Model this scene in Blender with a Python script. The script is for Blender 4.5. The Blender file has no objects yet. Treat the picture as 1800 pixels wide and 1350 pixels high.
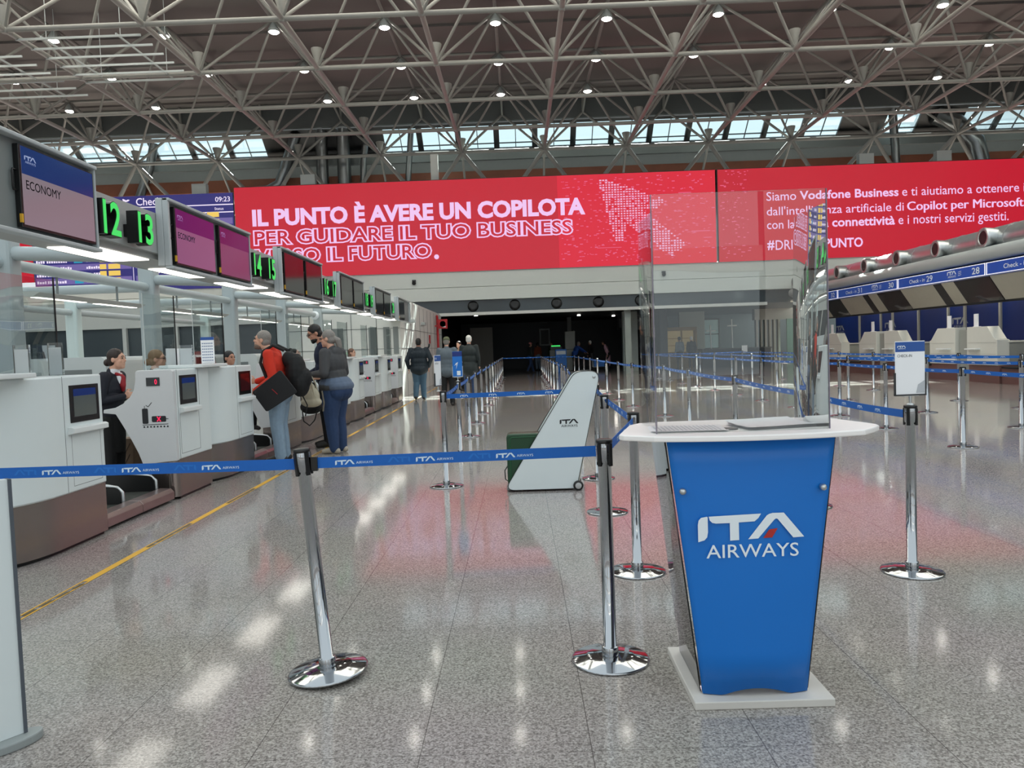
import bpy, bmesh, math, random
from mathutils import Vector, Matrix
random.seed(7)
SC = bpy.context.scene
COL = SC.collection
PI = math.pi

# ------------------------------------------------------------------ camera
def cam_matrix(pitch, yaw, roll):
    p, y, r = (math.radians(v) for v in (pitch, yaw, roll))
    f = Vector((-math.sin(y) * math.cos(p), math.cos(y) * math.cos(p), -math.sin(p)))
    r0 = Vector((math.cos(y), math.sin(y), 0))
    u0 = r0.cross(f)
    rr = r0 * math.cos(r) - u0 * math.sin(r)
    uu = u0 * math.cos(r) + r0 * math.sin(r)
    m = Matrix((rr, uu, -f)).transposed().to_4x4()
    return m
cd = bpy.data.cameras.new('camera')
cam = bpy.data.objects.new('camera', cd)
COL.objects.link(cam)
cam.matrix_world = Matrix.Translation((0, 0, 1.42)) @ cam_matrix(2.67, 0.65, 2.0)
cd.sensor_width = 36.0
cd.lens = 1333.0 / 1800.0 * 36.0
cd.clip_start = 0.05
cd.clip_end = 400
SC.camera = cam

# ------------------------------------------------------------------ sky, sun, exposure
SC.view_settings.view_transform = 'Standard'
SC.view_settings.look = 'None'
SC.view_settings.gamma = 1.0
SC.view_settings.exposure = 0.0
SC.view_settings.use_curve_mapping = False
W = bpy.data.worlds.new('sky')
SC.world = W
W.use_nodes = True
bg = W.node_tree.nodes['Background']
bg.inputs[0].default_value = (0.86, 0.96, 1.0, 1)
bg.inputs[1].default_value = 1.2
sl = bpy.data.lights.new('sun', 'SUN')
sl.energy = 42.0
sl.angle = math.radians(0.6)
sl.color = (1.0, 0.95, 0.86)
sun = bpy.data.objects.new('sun', sl)
COL.objects.link(sun)
SUN_EL, SUN_AZ = math.radians(37.6), math.radians(8)
sd = Vector((-math.sin(SUN_AZ) * math.cos(SUN_EL), -math.cos(SUN_AZ) * math.cos(SUN_EL), -math.sin(SUN_EL)))
sun.rotation_euler = sd.to_track_quat('-Z', 'Y').to_euler()
sun.location = (6, 60, 50)

# ------------------------------------------------------------------ materials
def lin(c):
    return tuple(((v / 255) / 12.92 if v / 255 <= 0.04045 else ((v / 255 + 0.055) / 1.055) ** 2.4) for v in c)
MATS = {}
def mat(name, rgb, rough=0.5, metal=0.0, spec=0.5, vary=0.06, scale=6.0, bump=0.0, coat=0.0, emit=None, estr=1.0, aniso=None):
    if name in MATS:
        return MATS[name]
    m = bpy.data.materials.new(name)
    m.use_nodes = True
    nt = m.node_tree
    b = nt.nodes['Principled BSDF']
    c = lin(rgb)
    b.inputs['Roughness'].default_value = rough
    b.inputs['Metallic'].default_value = metal
    b.inputs['Specular IOR Level'].default_value = spec
    b.inputs['Coat Weight'].default_value = coat
    tc = nt.nodes.new('ShaderNodeTexCoord')
    nz = nt.nodes.new('ShaderNodeTexNoise')
    nz.inputs['Scale'].default_value = scale
    nz.inputs['Detail'].default_value = 3
    nt.links.new(tc.outputs['Object'], nz.inputs['Vector'])
    if vary > 0:
        mx = nt.nodes.new('ShaderNodeMix')
        mx.data_type = 'RGBA'
        mx.inputs[6].default_value = tuple(v * (1 - vary) for v in c) + (1,)
        mx.inputs[7].default_value = tuple(min(1, v * (1 + vary)) for v in c) + (1,)
        nt.links.new(nz.outputs['Fac'], mx.inputs[0])
        nt.links.new(mx.outputs[2], b.inputs['Base Color'])
    else:
        b.inputs['Base Color'].default_value = c + (1,)
    if bump > 0:
        bp = nt.nodes.new('ShaderNodeBump')
        bp.inputs['Strength'].default_value = bump
        bp.inputs['Distance'].default_value = 0.01
        nt.links.new(nz.outputs['Fac'], bp.inputs['Height'])
        nt.links.new(bp.outputs['Normal'], b.inputs['Normal'])
    if aniso:   # stretched brushing along one axis
        mp = nt.nodes.new('ShaderNodeMapping')
        mp.inputs['Scale'].default_value = aniso
        nt.links.new(tc.outputs['Object'], mp.inputs['Vector'])
        nt.links.new(mp.outputs['Vector'], nz.inputs['Vector'])
    if emit:
        b.inputs['Emission Color'].default_value = lin(emit) + (1,)
        b.inputs['Emission Strength'].default_value = estr
    MATS[name] = m
    return m

def glass(name, tint, refl=1.0, rough=0.0):
    if name in MATS:
        return MATS[name]
    m = bpy.data.materials.new(name)
    m.use_nodes = True
    nt = m.node_tree
    for n in list(nt.nodes):
        nt.nodes.remove(n)
    out = nt.nodes.new('ShaderNodeOutputMaterial')
    tr = nt.nodes.new('ShaderNodeBsdfTransparent')
    tr.inputs[0].default_value = lin(tint) + (1,)
    gl = nt.nodes.new('ShaderNodeBsdfGlossy')
    gl.inputs['Roughness'].default_value = rough
    fr = nt.nodes.new('ShaderNodeFresnel')
    fr.inputs['IOR'].default_value = 1.49
    mu = nt.nodes.new('ShaderNodeMath')
    mu.operation = 'MULTIPLY'
    mu.use_clamp = True
    mu.inputs[1].default_value = refl
    mx = nt.nodes.new('ShaderNodeMixShader')
    tcn = nt.nodes.new('ShaderNodeTexCoord')
    nz = nt.nodes.new('ShaderNodeTexNoise')
    nz.inputs['Scale'].default_value = 2.2
    nz.inputs['Detail'].default_value = 0
    bp = nt.nodes.new('ShaderNodeBump')
    bp.inputs['Strength'].default_value = 0.12
    bp.inputs['Distance'].default_value = 0.02
    nt.links.new(tcn.outputs['Object'], nz.inputs['Vector'])
    nt.links.new(nz.outputs['Fac'], bp.inputs['Height'])
    nt.links.new(bp.outputs['Normal'], gl.inputs['Normal'])
    nt.links.new(fr.outputs[0], mu.inputs[0])
    nt.links.new(mu.outputs[0], mx.inputs[0])
    nt.links.new(tr.outputs[0], mx.inputs[1])
    nt.links.new(gl.outputs[0], mx.inputs[2])
    nt.links.new(mx.outputs[0], out.inputs[0])
    MATS[name] = m
    return m

def floor_material():
    m = bpy.data.materials.new('polished_granite')
    m.use_nodes = True
    nt = m.node_tree
    L = nt.links.new
    b = nt.nodes['Principled BSDF']
    tc = nt.nodes.new('ShaderNodeTexCoord')
    n1 = nt.nodes.new('ShaderNodeTexNoise')
    n1.inputs['Scale'].default_value = 84
    n1.inputs['Detail'].default_value = 4
    n1.inputs['Roughness'].default_value = 0.65
    L(tc.outputs['Object'], n1.inputs['Vector'])
    r1 = nt.nodes.new('ShaderNodeValToRGB')
    e = r1.color_ramp.elements
    e[0].position = 0.30; e[0].color = lin((98, 92, 89)) + (1,)
    e[1].position = 0.72; e[1].color = lin((206, 197, 189)) + (1,)
    k = e.new(0.43); k.color = lin((136, 127, 122)) + (1,)
    k = e.new(0.52); k.color = lin((166, 157, 150)) + (1,)
    vo = nt.nodes.new('ShaderNodeTexVoronoi'); vo.inputs['Scale'].default_value = 150
    L(tc.outputs['Object'], vo.inputs['Vector'])
    sp = nt.nodes.new('ShaderNodeSeparateColor'); L(vo.outputs['Color'], sp.inputs[0])
    av = nt.nodes.new('ShaderNodeMix'); av.inputs[0].default_value = 0.5
    mr = nt.nodes.new('ShaderNodeMapRange'); mr.inputs[3].default_value = .28; mr.inputs[4].default_value = .74
    L(sp.outputs[0], mr.inputs[0]); L(n1.outputs['Fac'], av.inputs[2]); L(mr.outputs[0], av.inputs[3])
    L(av.outputs[0], r1.inputs[0])
    n2 = nt.nodes.new('ShaderNodeTexNoise')
    n2.inputs['Scale'].default_value = 0.9
    L(tc.outputs['Object'], n2.inputs['Vector'])
    m2 = nt.nodes.new('ShaderNodeMix'); m2.data_type = 'RGBA'; m2.blend_type = 'MULTIPLY'
    m2.inputs[0].default_value = 0.2
    L(r1.outputs[0], m2.inputs[6]); L(n2.outputs['Color'], m2.inputs[7])
    n2b = nt.nodes.new('ShaderNodeHueSaturation'); n2b.inputs['Saturation'].default_value = 0.75
    L(m2.outputs[2], n2b.inputs['Color'])
    # tile joints every 0.6 m
    sx = nt.nodes.new('ShaderNodeSeparateXYZ')
    L(tc.outputs['Object'], sx.inputs[0])
    def joint(sock, off, width):
        a = nt.nodes.new('ShaderNodeMath'); a.operation = 'ADD'; a.inputs[1].default_value = off + 60
        L(sock, a.inputs[0])
        d = nt.nodes.new('ShaderNodeMath'); d.operation = 'MODULO'; d.inputs[1].default_value = 0.605
        L(a.outputs[0], d.inputs[0])
        c = nt.nodes.new('ShaderNodeMath'); c.operation = 'LESS_THAN'; c.inputs[1].default_value = width
        L(d.outputs[0], c.inputs[0])
        return c
    # joints at x = -0.40 and y = 3.81
    j1 = joint(sx.outputs[0], (0.40 - 60) % 0.605, 0.0035)
    j2 = joint(sx.outputs[1], (-3.81 - 60) % 0.605, 0.0022)
    jm = nt.nodes.new('ShaderNodeMath'); jm.operation = 'MAXIMUM'
    L(j1.outputs[0], jm.inputs[0]); L(j2.outputs[0], jm.inputs[1])
    js = nt.nodes.new('ShaderNodeMath'); js.operation = 'MULTIPLY'; js.inputs[1].default_value = 0.75
    L(jm.outputs[0], js.inputs[0])
    m3 = nt.nodes.new('ShaderNodeMix'); m3.data_type = 'RGBA'
    m3.inputs[7].default_value = lin((70, 64, 62)) + (1,)
    L(js.outputs[0], m3.inputs[0]); L(n2b.outputs[0], m3.inputs[6])
    L(m3.outputs[2], b.inputs['Base Color'])
    b.inputs['Roughness'].default_value = 0.085
    b.inputs['Specular IOR Level'].default_value = 0.5
    # slight waviness between slabs
    n3 = nt.nodes.new('ShaderNodeTexNoise'); n3.inputs['Scale'].default_value = 1.7; n3.inputs['Detail'].default_value = 1
    L(tc.outputs['Object'], n3.inputs['Vector'])
    bp = nt.nodes.new('ShaderNodeBump'); bp.inputs['Strength'].default_value = 0.022; bp.inputs['Distance'].default_value = 0.02
    L(n3.outputs['Fac'], bp.inputs['Height']); L(bp.outputs['Normal'], b.inputs['Normal'])
    return m

M_FLOOR = floor_material()
M_CHROME = mat('chrome', (172, 175, 179), 0.07, 1.0, vary=0.02)
M_STEEL = mat('brushed_steel', (158, 146, 141), 0.27, 0.9, vary=0.10, scale=3, aniso=(2, 2, 60))
M_SILVER = mat('galvanised_silver', (196, 199, 200), 0.36, 0.95, vary=0.08)
M_WHITE = mat('white_laminate', (222, 230, 231), 0.32, vary=0.015)
M_BOARDTOP = mat('white_worktop', (248, 244, 242), 0.35, vary=0.02)
M_WARM = mat('warm_white_paint', (214, 216, 212), 0.55, vary=0.03)
M_LGREY = mat('light_grey_paint', (168, 174, 174), 0.5, vary=0.03)
M_GREY = mat('mid_grey_paint', (120, 126, 126), 0.5, vary=0.04)
M_DGREY = mat('dark_grey', (52, 54, 56), 0.5, vary=0.06)
M_BLACK = mat('black_plastic', (14, 14, 15), 0.35, vary=0.05)
M_SEAM = mat('seam_shadow_gap', (70, 78, 80), 0.7, vary=0.02)
M_BLUE = mat('podium_blue', (2, 112, 202), 0.38, vary=0.03, scale=4)
M_BELT = mat('belt_blue', (2, 94, 182), 0.6, vary=0.05, scale=40, bump=0.05)
M_BELTGHOST = mat('belt_pale_print', (22, 110, 196), 0.6, vary=0.02)
M_NAVY = mat('navy_panel', (12, 44, 122), 0.45, vary=0.04)
M_SIGNBLUE = mat('sign_blue', (18, 70, 156), 0.4, vary=0.02, emit=(18, 70, 156), estr=0.25)
M_LOGOWHITE = mat('logo_white', (232, 240, 246), 0.5, vary=0.01)
M_LOGODIM = mat('logo_dim_silver', (150, 160, 178), 0.5, vary=0.02)
M_LOGORED = mat('logo_red', (176, 40, 34), 0.5, vary=0.02)
M_LOGOBLACK = mat('logo_black', (22, 24, 30), 0.5, vary=0.02)
M_TRUSS = mat('truss_grey_paint', (134, 132, 128), 0.45, vary=0.03)
M_ROOF = mat('roof_panel', (112, 106, 104), 0.75, vary=0.04, scale=0.6)
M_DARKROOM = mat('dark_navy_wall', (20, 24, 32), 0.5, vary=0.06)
M_DARKGLASS = mat('dark_glass', (56, 66, 72), 0.12, vary=0.04)
M_RED = mat('fire_red', (176, 24, 34), 0.45, vary=0.03)
M_YELLOW = mat('floor_tape_yellow', (226, 172, 50), 0.45, vary=0.06)
M_LAMP = mat('lamp_lens', (255, 250, 240), 0.4, vary=0.0, emit=(255, 250, 240), estr=24)
M_LAMPSOFT = mat('canopy_lamp', (255, 252, 244), 0.4, vary=0.0, emit=(255, 250, 240), estr=2.6)
M_GREEN = mat('green_led', (8, 30, 14), 0.4, vary=0.0, emit=(62, 226, 104), estr=0.95)
M_SCRDARK = mat('screen_off', (20, 22, 26), 0.08, vary=0.04)
M_PAPER = mat('paper', (248, 249, 252), 0.32, vary=0.02)
M_ACRYLIC = glass('clear_acrylic', (252, 254, 254), 1.25)
M_PANE = glass('clear_pane', (247, 251, 251), 0.3)
M_SKYGLASS = glass('skylight_glass', (238, 248, 250), 0.4)

# ------------------------------------------------------------------ mesh helpers
def V(*a):
    return Vector(a)
class MB:
    def __init__(s):
        s.bm = bmesh.new()
        s.mi = 0
    def face(s, pts):
        try:
            f = s.bm.faces.new([s.bm.verts.new(p) for p in pts])
            f.material_index = s.mi
            return f
        except ValueError:
            return None
    def box(s, a, b, M=None):
        x0, y0, z0 = (min(a[i], b[i]) for i in range(3))
        x1, y1, z1 = (max(a[i], b[i]) for i in range(3))
        c = [V(x, y, z) for z in (z0, z1) for y in (y0, y1) for x in (x0, x1)]
        if M is not None:
            c = [M @ p for p in c]
        v = [s.bm.verts.new(p) for p in c]
        for q in ((0, 2, 3, 1), (4, 5, 7, 6), (0, 1, 5, 4), (2, 6, 7, 3), (0, 4, 6, 2), (1, 3, 7, 5)):
            f = s.bm.faces.new([v[i] for i in q]); f.material_index = s.mi
        return s
    def rings(s, rings, cap=True, smooth=True, closed=True):
        R = [[s.bm.verts.new(p) for p in r] for r in rings]
        n = len(R[0])
        for a, b in zip(R, R[1:]):
            for i in range(n if closed else n - 1):
                j = (i + 1) % n
                f = s.bm.faces.new((a[i], a[j], b[j], b[i])); f.material_index = s.mi; f.smooth = smooth
        if cap:
            for r, rev in ((R[0], True), (R[-1], False)):
                try:
                    r = [s.bm.verts.new(v.co) for v in r]
                    f = s.bm.faces.new(r[::-1] if rev else r); f.material_index = s.mi
                except ValueError:
                    pass
        return s
    def cyl(s, p0, p1, r0, r1=None, n=12, cap=True):
        p0, p1 = V(*p0), V(*p1)
        r1 = r0 if r1 is None else r1
        d = (p1 - p0)
        if d.length < 1e-6:
            return s
        d.normalize()
        a = d.orthogonal().normalized(); b = d.cross(a)
        rg = [[p + (a * math.cos(2 * PI * i / n) + b * math.sin(2 * PI * i / n)) * r for i in range(n)] for p, r in ((p0, r0), (p1, r1))]
        return s.rings(rg, cap)
    def lathe(s, prof, c=(0, 0, 0), n=24, axis='z'):
        rg = []
        for r, z in prof:
            ring = []
            for i in range(n):
                t = 2 * PI * i / n
                x, y = r * math.cos(t), r * math.sin(t)
                p = (x, y, z) if axis == 'z' else ((z, x, y) if axis == 'x' else (y, z, x))
                ring.append(V(*p) + V(*c))
            rg.append(ring)
        return s.rings(rg)
    def tube(s, pts, r, n=8, cap=True):
        pts = [V(*p) for p in pts]
        rs = r if isinstance(r, (list, tuple)) else [r] * len(pts)
        rg = []; a = None
        for i, p in enumerate(pts):
            d = (pts[min(i + 1, len(pts) - 1)] - pts[max(i - 1, 0)]).normalized()
            if a is None:
                a = d.orthogonal().normalized()
            else:
                a = (a - d * a.dot(d)).normalized()
            b = d.cross(a)
            rg.append([p + (a * math.cos(2 * PI * k / n) + b * math.sin(2 * PI * k / n)) * rs[i] for k in range(n)])
        return s.rings(rg, cap)
    def ball(s, c, r, M=None, u=14, v=9):
        r = (r, r, r) if not isinstance(r, (tuple, list)) else r
        rg = []
        for j in range(1, v):
            t = PI * j / v
            ring = []
            for i in range(u):
                q = 2 * PI * i / u
                p = V(r[0] * math.sin(t) * math.cos(q), r[1] * math.sin(t) * math.sin(q), -r[2] * math.cos(t))
                if M is not None:
                    p = M @ p
                ring.append(p + V(*c))
            rg.append(ring)
        return s.rings(rg)
    def prism(s, poly, o, ux, uy, d, smooth=False):
        """polygon in the (ux, uy) plane at o, pushed by the vector d"""
        o, ux, uy, d = V(*o), V(*ux), V(*uy), V(*d)
        a = [o + ux * x + uy * y for x, y in poly]
        va = [s.bm.verts.new(p) for p in a]; vb = [s.bm.verts.new(p + d) for p in a]
        n = len(a)
        for f in (s.bm.faces.new(va), s.bm.faces.new(vb[::-1])):
            f.material_index = s.mi
        for i in range(n):
            j = (i + 1) % n
            f = s.bm.faces.new((va[j], va[i], vb[i], vb[j])); f.material_index = s.mi; f.smooth = smooth
        return s
    def poly(s, poly, o, ux, uy):
        o, ux, uy = V(*o), V(*ux), V(*uy)
        return s.face([o + ux * x + uy * y for x, y in poly])
    def geo(s, vf, o, ux, uy, un=None):
        vs, fs = vf
        o, ux, uy = V(*o), V(*ux), V(*uy)
        un = V(*un) if un is not None else ux.cross(uy).normalized()
        nv = [s.bm.verts.new(o + ux * v[0] + uy * v[1] + un * v[2]) for v in vs]
        for f in fs:
            try:
                q = s.bm.faces.new([nv[i] for i in f]); q.material_index = s.mi
            except ValueError:
                pass
        return s
    def build(s, name, m, parent=None, bevel=0.0, recalc=True, kind=None, smooth=None):
        if recalc:
            bmesh.ops.recalc_face_normals(s.bm, faces=s.bm.faces[:])
        me = bpy.data.meshes.new(name)
        s.bm.to_mesh(me); s.bm.free()
        if smooth:
            me.polygons.foreach_set('use_smooth', [True] * len(me.polygons))
            me.set_sharp_from_angle(angle=math.radians(smooth))
        for q in (m if isinstance(m, (list, tuple)) else [m]):
            me.materials.append(q)
        o = bpy.data.objects.new(name, me)
        COL.objects.link(o)
        if parent is not None:
            o.parent = parent
        if bevel > 0:
            md = o.modifiers.new('soft_edges', 'BEVEL'); md.width = bevel; md.segments = 2; md.limit_method = 'ANGLE'
        if kind:
            o['kind'] = kind
        return o
def bx(*ab):
    """mesh of several boxes: bx(a, b, a, b ...)"""
    m = MB()
    for i in range(0, len(ab), 2):
        m.box(ab[i], ab[i + 1])
    return m
def thing(name, label, cat, loc=(0, 0, 0), rz=0.0, group=None):
    o = bpy.data.objects.new(name, None)
    COL.objects.link(o)
    o.location = loc
    o.rotation_euler = (0, 0, rz)
    o.empty_display_size = 0.1
    return tag(o, label, cat, group)
def tag(o, label, cat, group=None):
    o['label'] = label
    o['category'] = cat
    if group:
        o['group'] = group
    return o
def struct(o, label=None):
    o['kind'] = 'structure'
    return o
def copy_tree(o, parent=None):
    c = o.copy(); COL.objects.link(c)
    if parent is not None:
        c.parent = parent
        c.matrix_parent_inverse = o.matrix_parent_inverse.copy()
    for ch in list(o.children):
        copy_tree(ch, c)
    return c
ORD = ['first', 'second', 'third', 'fourth', 'fifth', 'sixth', 'seventh', 'eighth', 'ninth', 'tenth', 'eleventh', 'twelfth', 'thirteenth', 'fourteenth', 'fifteenth', 'sixteenth', 'seventeenth', 'eighteenth']

# ------------------------------------------------------------------ lettering
_TX = {}
def text_geo(s, bold=0.0, outline=0.0):
    key = (s, bold, outline)
    if key not in _TX:
        cu = bpy.data.curves.new('lettering', 'FONT')
        cu.body = s
        cu.size = 1.0
        cu.offset = bold
        cu.resolution_u = 3
        if outline:
            cu.fill_mode = 'NONE' if hasattr(cu, 'fill_mode') else cu.fill_mode
            cu.bevel_depth = outline
            cu.bevel_resolution = 0
        ob = bpy.data.objects.new('lettering', cu)
        COL.objects.link(ob)
        dg = bpy.context.evaluated_depsgraph_get()
        me = bpy.data.meshes.new_from_object(ob.evaluated_get(dg))
        vs = [tuple(v.co) for v in me.vertices]; fs = [tuple(p.vertices) for p in me.polygons]
        bpy.data.objects.remove(ob); bpy.data.curves.remove(cu); bpy.data.meshes.remove(me)
        x0 = min(v[0] for v in vs); x1 = max(v[0] for v in vs); y0 = min(v[1] for v in vs); y1 = max(v[1] for v in vs)
        _TX[key] = ([(v[0] - x0, v[1] - y0, v[2]) for v in vs], fs, x1 - x0, y1 - y0)
    return _TX[key]
def text(mb, s, o, ux, uy, h, w=None, bold=0.0, outline=0.0, align='l'):
    """write s with its lower-left at o; h = height of its ink, w = width (natural when None)"""
    vs, fs, tw, th = text_geo(s, 0.0 if 'M' in s and not outline else bold, outline)
    if bold and 'M' in s and not outline:
        vs2, fs2 = [], []
        for q in (-1, -.4, .4, 1):
            n0 = len(vs2)
            vs2 += [(v[0] + q * bold, v[1], v[2]) for v in vs]
            fs2 += [tuple(i + n0 for i in f) for f in fs]
        vs, fs = vs2, fs2
    ky = h / th
    kx = (w / tw) if w else ky
    o = V(*o); ux = V(*ux).normalized(); uy = V(*uy).normalized()
    if align == 'c':
        o = o - ux * (tw * kx / 2)
    if align == 'r':
        o = o - ux * (tw * kx)
    mb.geo(([(v[0] * kx, v[1] * ky, v[2] * ky) for v in vs], fs), o, ux, uy)
    return tw * kx
LOGO_I = [(0, 0), (0, .64), (.03, .80), (.12, .90), (.34, .935), (.365, .91), (.365, .36), (.33, .17), (.23, .06)]
LOGO_T = [(.40, .935), (2.32, .99), (2.22, .83), (2.08, .71), (1.50, .685), (1.50, .035), (1.17, .02), (1.17, .675), (.66, .67), (.53, .70), (.44, .79)]
LOGO_A = [(1.83, .05), (2.53, .92), (2.62, .97), (2.74, 1), (3.15, 1), (3.88, .09), (3.48, .07), (2.92, .775), (2.86, .79), (2.80, .75), (2.20, .07)]
LOGO_R = [(2.38, .08), (2.61, .395), (2.92, .43), (2.71, .09)]
def logo(mb, o, ux, uy, w, tail=None, red=None, mirror=False):
    """the three letter shapes of the airline mark, w wide; tail: 'below' or 'beside' adds the small word"""
    o = V(*o); ux = V(*ux).normalized(); uy = V(*uy).normalized()
    k = w / 3.88
    for P in (LOGO_I, LOGO_T, LOGO_A):
        mb.poly([((3.88 - x if mirror else x) * k, y * k) for x, y in P], o, ux, uy)
    if red is not None:
        mi = mb.mi; mb.mi = red
        mb.poly([(x * k, y * k) for x, y in LOGO_R], o, ux, uy); mb.mi = mi
    if tail == 'below':
        text(mb, 'AIRWAYS', o + ux * (.29 * k) - uy * (.62 * k), ux, uy, .5 * k, 3.38 * k, bold=0.004)
    elif tail == 'beside':
        text(mb, 'AIRWAYS', o + ux * (4.15 * k) + uy * (.12 * k), ux, uy, .5 * k, 3.3 * k, bold=0.004)
# ================================================================== SETTING
struct(bx((-32, -14, -0.1), (30, 70, 0)).build('floor', M_FLOOR))
# yellow queue line, partly a printed double line
ly = MB()
def lx(y): return -2.80 - 0.016 * y
def lseg(y0, y1, a, b):
    ly.face([V(lx(y0) + a, y0, .002), V(lx(y0) + b, y0, .002), V(lx(y1) + b, y1, .002), V(lx(y1) + a, y1, .002)])
y = 3.2
while y < 30:
    lseg(y, y + .85, -.028, .028)
    lseg(y + .85, y + 1.65, -.028, -.016); lseg(y + .85, y + 1.65, .016, .028)
    y += 1.65
struct(ly.build('trim_1', M_YELLOW))
lt = MB(); y = 4.05
while y < 20:
    for k in range(5):
        lt.face([V(lx(y) - .012, y + k * .16, .0025), V(lx(y) + .012, y + k * .16, .0025), V(lx(y) + .012, y + k * .16 + .11, .0025), V(lx(y) - .012, y + k * .16 + .11, .0025)])
    y += 1.65
struct(lt.build('trim_2', mat('tape_print', (92, 78, 48), .6)))

# ---- roof deck
def roof():
    m = MB()
    z0, z1 = 13.95, 14.15
    slots = []
    xs = sorted({-30., 30.} | {v for s in slots for v in s[:2]})
    ys = sorted({24.6, 38.2} | {v for s in slots for v in s[2:]})
    for i in range(len(xs) - 1):
        for j in range(len(ys) - 1):
            cx, cy = (xs[i] + xs[i + 1]) / 2, (ys[j] + ys[j + 1]) / 2
            if any(s[0] < cx < s[1] and s[2] < cy < s[3] for s in slots):
                continue
            m.box((xs[i], ys[j], z0), (xs[i + 1], ys[j + 1], z1))
    for k in range(2, 6):     # deck joints below the sheets
        m.box((-30, 18.2 + 3.85 * k - .06, 13.86), (30, 18.2 + 3.85 * k + .06, z0))
    return m
struct(roof().build('ceiling', M_ROOF))
# unseen opal sheets over the front bays, added to brighten the hall
opal = bpy.data.materials.new('opal_fill_diffuser'); opal.use_nodes = True
_n = opal.node_tree.nodes; _n.remove(_n['Principled BSDF'])
_t = _n.new('ShaderNodeBsdfTranslucent'); _t.inputs[0].default_value = (.62, .62, .60, 1)
opal.node_tree.links.new(_t.outputs[0], _n['Material Output'].inputs[0])
rl = MB()
for k in range(15):
    rl.box((-30 + 4 * k + .15, 17.0, 14.0), (-26 + 4 * k - .15, 24.6, 14.03))
struct(rl.build('ceiling_fill_diffuser', opal))
rl = MB()
for k in range(16):
    rl.box((-30 + 4 * k - .15, 17.0, 13.9), (-30 + 4 * k + .15, 24.6, 14.1))
struct(rl.build('ceiling_diffuser_frame', M_LGREY))
struct(bx((-30, 38.2, 12.75), (30, 38.36, 14.15)).build('trim_9', mat('roof_edge_grey', (84, 88, 88), .6)))

# ---- space frame
NX = [-2.46 + 4.0 * k for k in range(-7, 9)]
NY = [18.25 + 3.84 * k for k in range(6)]
ZL, ZU = 11.07, 13.55
tm = MB()
for yy in NY:
    tm.cyl((NX[0], yy, ZL), (NX[-1], yy, ZL), .082, n=8)
for xx in NX:
    tm.cyl((xx, NY[0], ZL), (xx, NY[-1], ZL), .082, n=8)
UX = [x + 2.0 for x in NX[:-1]]; UY = [v + 1.92 for v in NY]
for yy in UY[:-1]:
    tm.cyl((UX[0], yy, ZU), (UX[-1], yy, ZU), .065, n=6)
for xx in UX:
    tm.cyl((xx, UY[0], ZU), (xx, UY[-2], ZU), .065, n=6)
for xx in UX:
    for yy in UY[:-1]:
        for ax in (-2, 2):
            for ay in (-1.92, 1.92):
                tm.cyl((xx, yy, ZU), (xx + ax, yy + ay, ZL), .052, n=6)
for xx in NX:
    for yy in NY:
        tm.ball((xx, yy, ZL), .13, u=8, v=5)
        tm.lathe([(.08, 0), (.12, .3), (.20, .58), (.20, .62)], (xx, yy, ZL + .02), n=10)
# last bay: raking struts from the end nodes down to the wall head behind the screen
for xx in NX:
    for ax in (-2.0, 2.0):
        tm.cyl((xx, NY[-1], ZL), (xx + ax, NY[-1] + 1.0, 8.7), .10, n=8)
        tm.cyl((xx, NY[-1], ZL), (xx + ax, NY[-1] + .72, 13.0), .06, n=6)
    tm.cyl((xx + 2.0, NY[-1] + .72, 13.0), (xx + 2.0, NY[-1] + .6, 13.95), .06, n=6)
    tm.cyl((xx + 2.0, NY[-1] + .72, 13.0), (xx + 2.0, UY[-2], ZU), .055, n=6)
    tm.cyl((xx, NY[-1], ZL), (xx, NY[-1] + 2.6, 9.0), .06, n=6)
tm.cyl((NX[0], NY[-1] + 1.0, 8.7), (NX[-1], NY[-1] + 1.0, 8.7), .1, n=8)
struct(tm.build('ceiling_truss', M_TRUSS))

# ---- sloping clerestory above the far wall
def cler(x, s):                      # s 0 top edge, 1 bottom edge
    return V(x, 38.45 + 1.1 * s, 12.68 - .92 * s)
blocked = (-12.0, -6.3)
wn = 0; x = -24.2
frame = MB()
nrm = V(0, .92, 1.1).normalized() * .12
frame.prism([(0, 0), (60, 0), (60, .16), (0, .16)], (-30, 38.38, 12.70), (1, 0, 0), (0, .767, -.64), nrm)
frame.prism([(0, 0), (60, 0), (60, .12), (0, .12)], (-30, 39.55, 11.72), (1, 0, 0), (0, .767, -.64), nrm)
while x < 27:
    cx = x + .97
    b0 = MB()
    frame.prism([(-.14, 0), (.14, 0), (.14, 1.55), (-.14, 1.55)], cler(x, -.05), (1, 0, 0), (0, .767, -.64), nrm)
    if blocked[0] < cx < blocked[1] - .2 or 17.6 < cx < 19 or 21.6 < cx < 23:
        frame.prism([(0, 0), (1.95, 0), (1.95, 1.5), (0, 1.5)], cler(x, 0), (1, 0, 0), (0, .767, -.64), nrm)
    else:
        wn += 1
        w = MB()
        w.prism([(.955, 0), (.995, 0), (.995, 1.42), (.955, 1.42)], cler(x, 0), (1, 0, 0), (0, .767, -.64), nrm * .5)
        w.prism([(.14, 1.15), (1.81, 1.15), (1.81, 1.19), (.14, 1.19)], cler(x, 0), (1, 0, 0), (0, .767, -.64), nrm * .5)
        wo = struct(w.build('window_%d' % wn, M_DGREY))
        g = MB(); g.prism([(.14, 0), (1.81, 0), (1.81, 1.45), (.14, 1.45)], cler(x, 0) + nrm * .3, (1, 0, 0), (0, .767, -.64), nrm * .1)
        g.build('glass_pane', M_SKYGLASS, wo)
    x += 1.95
struct(frame.build('trim_3', M_BLACK))

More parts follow.
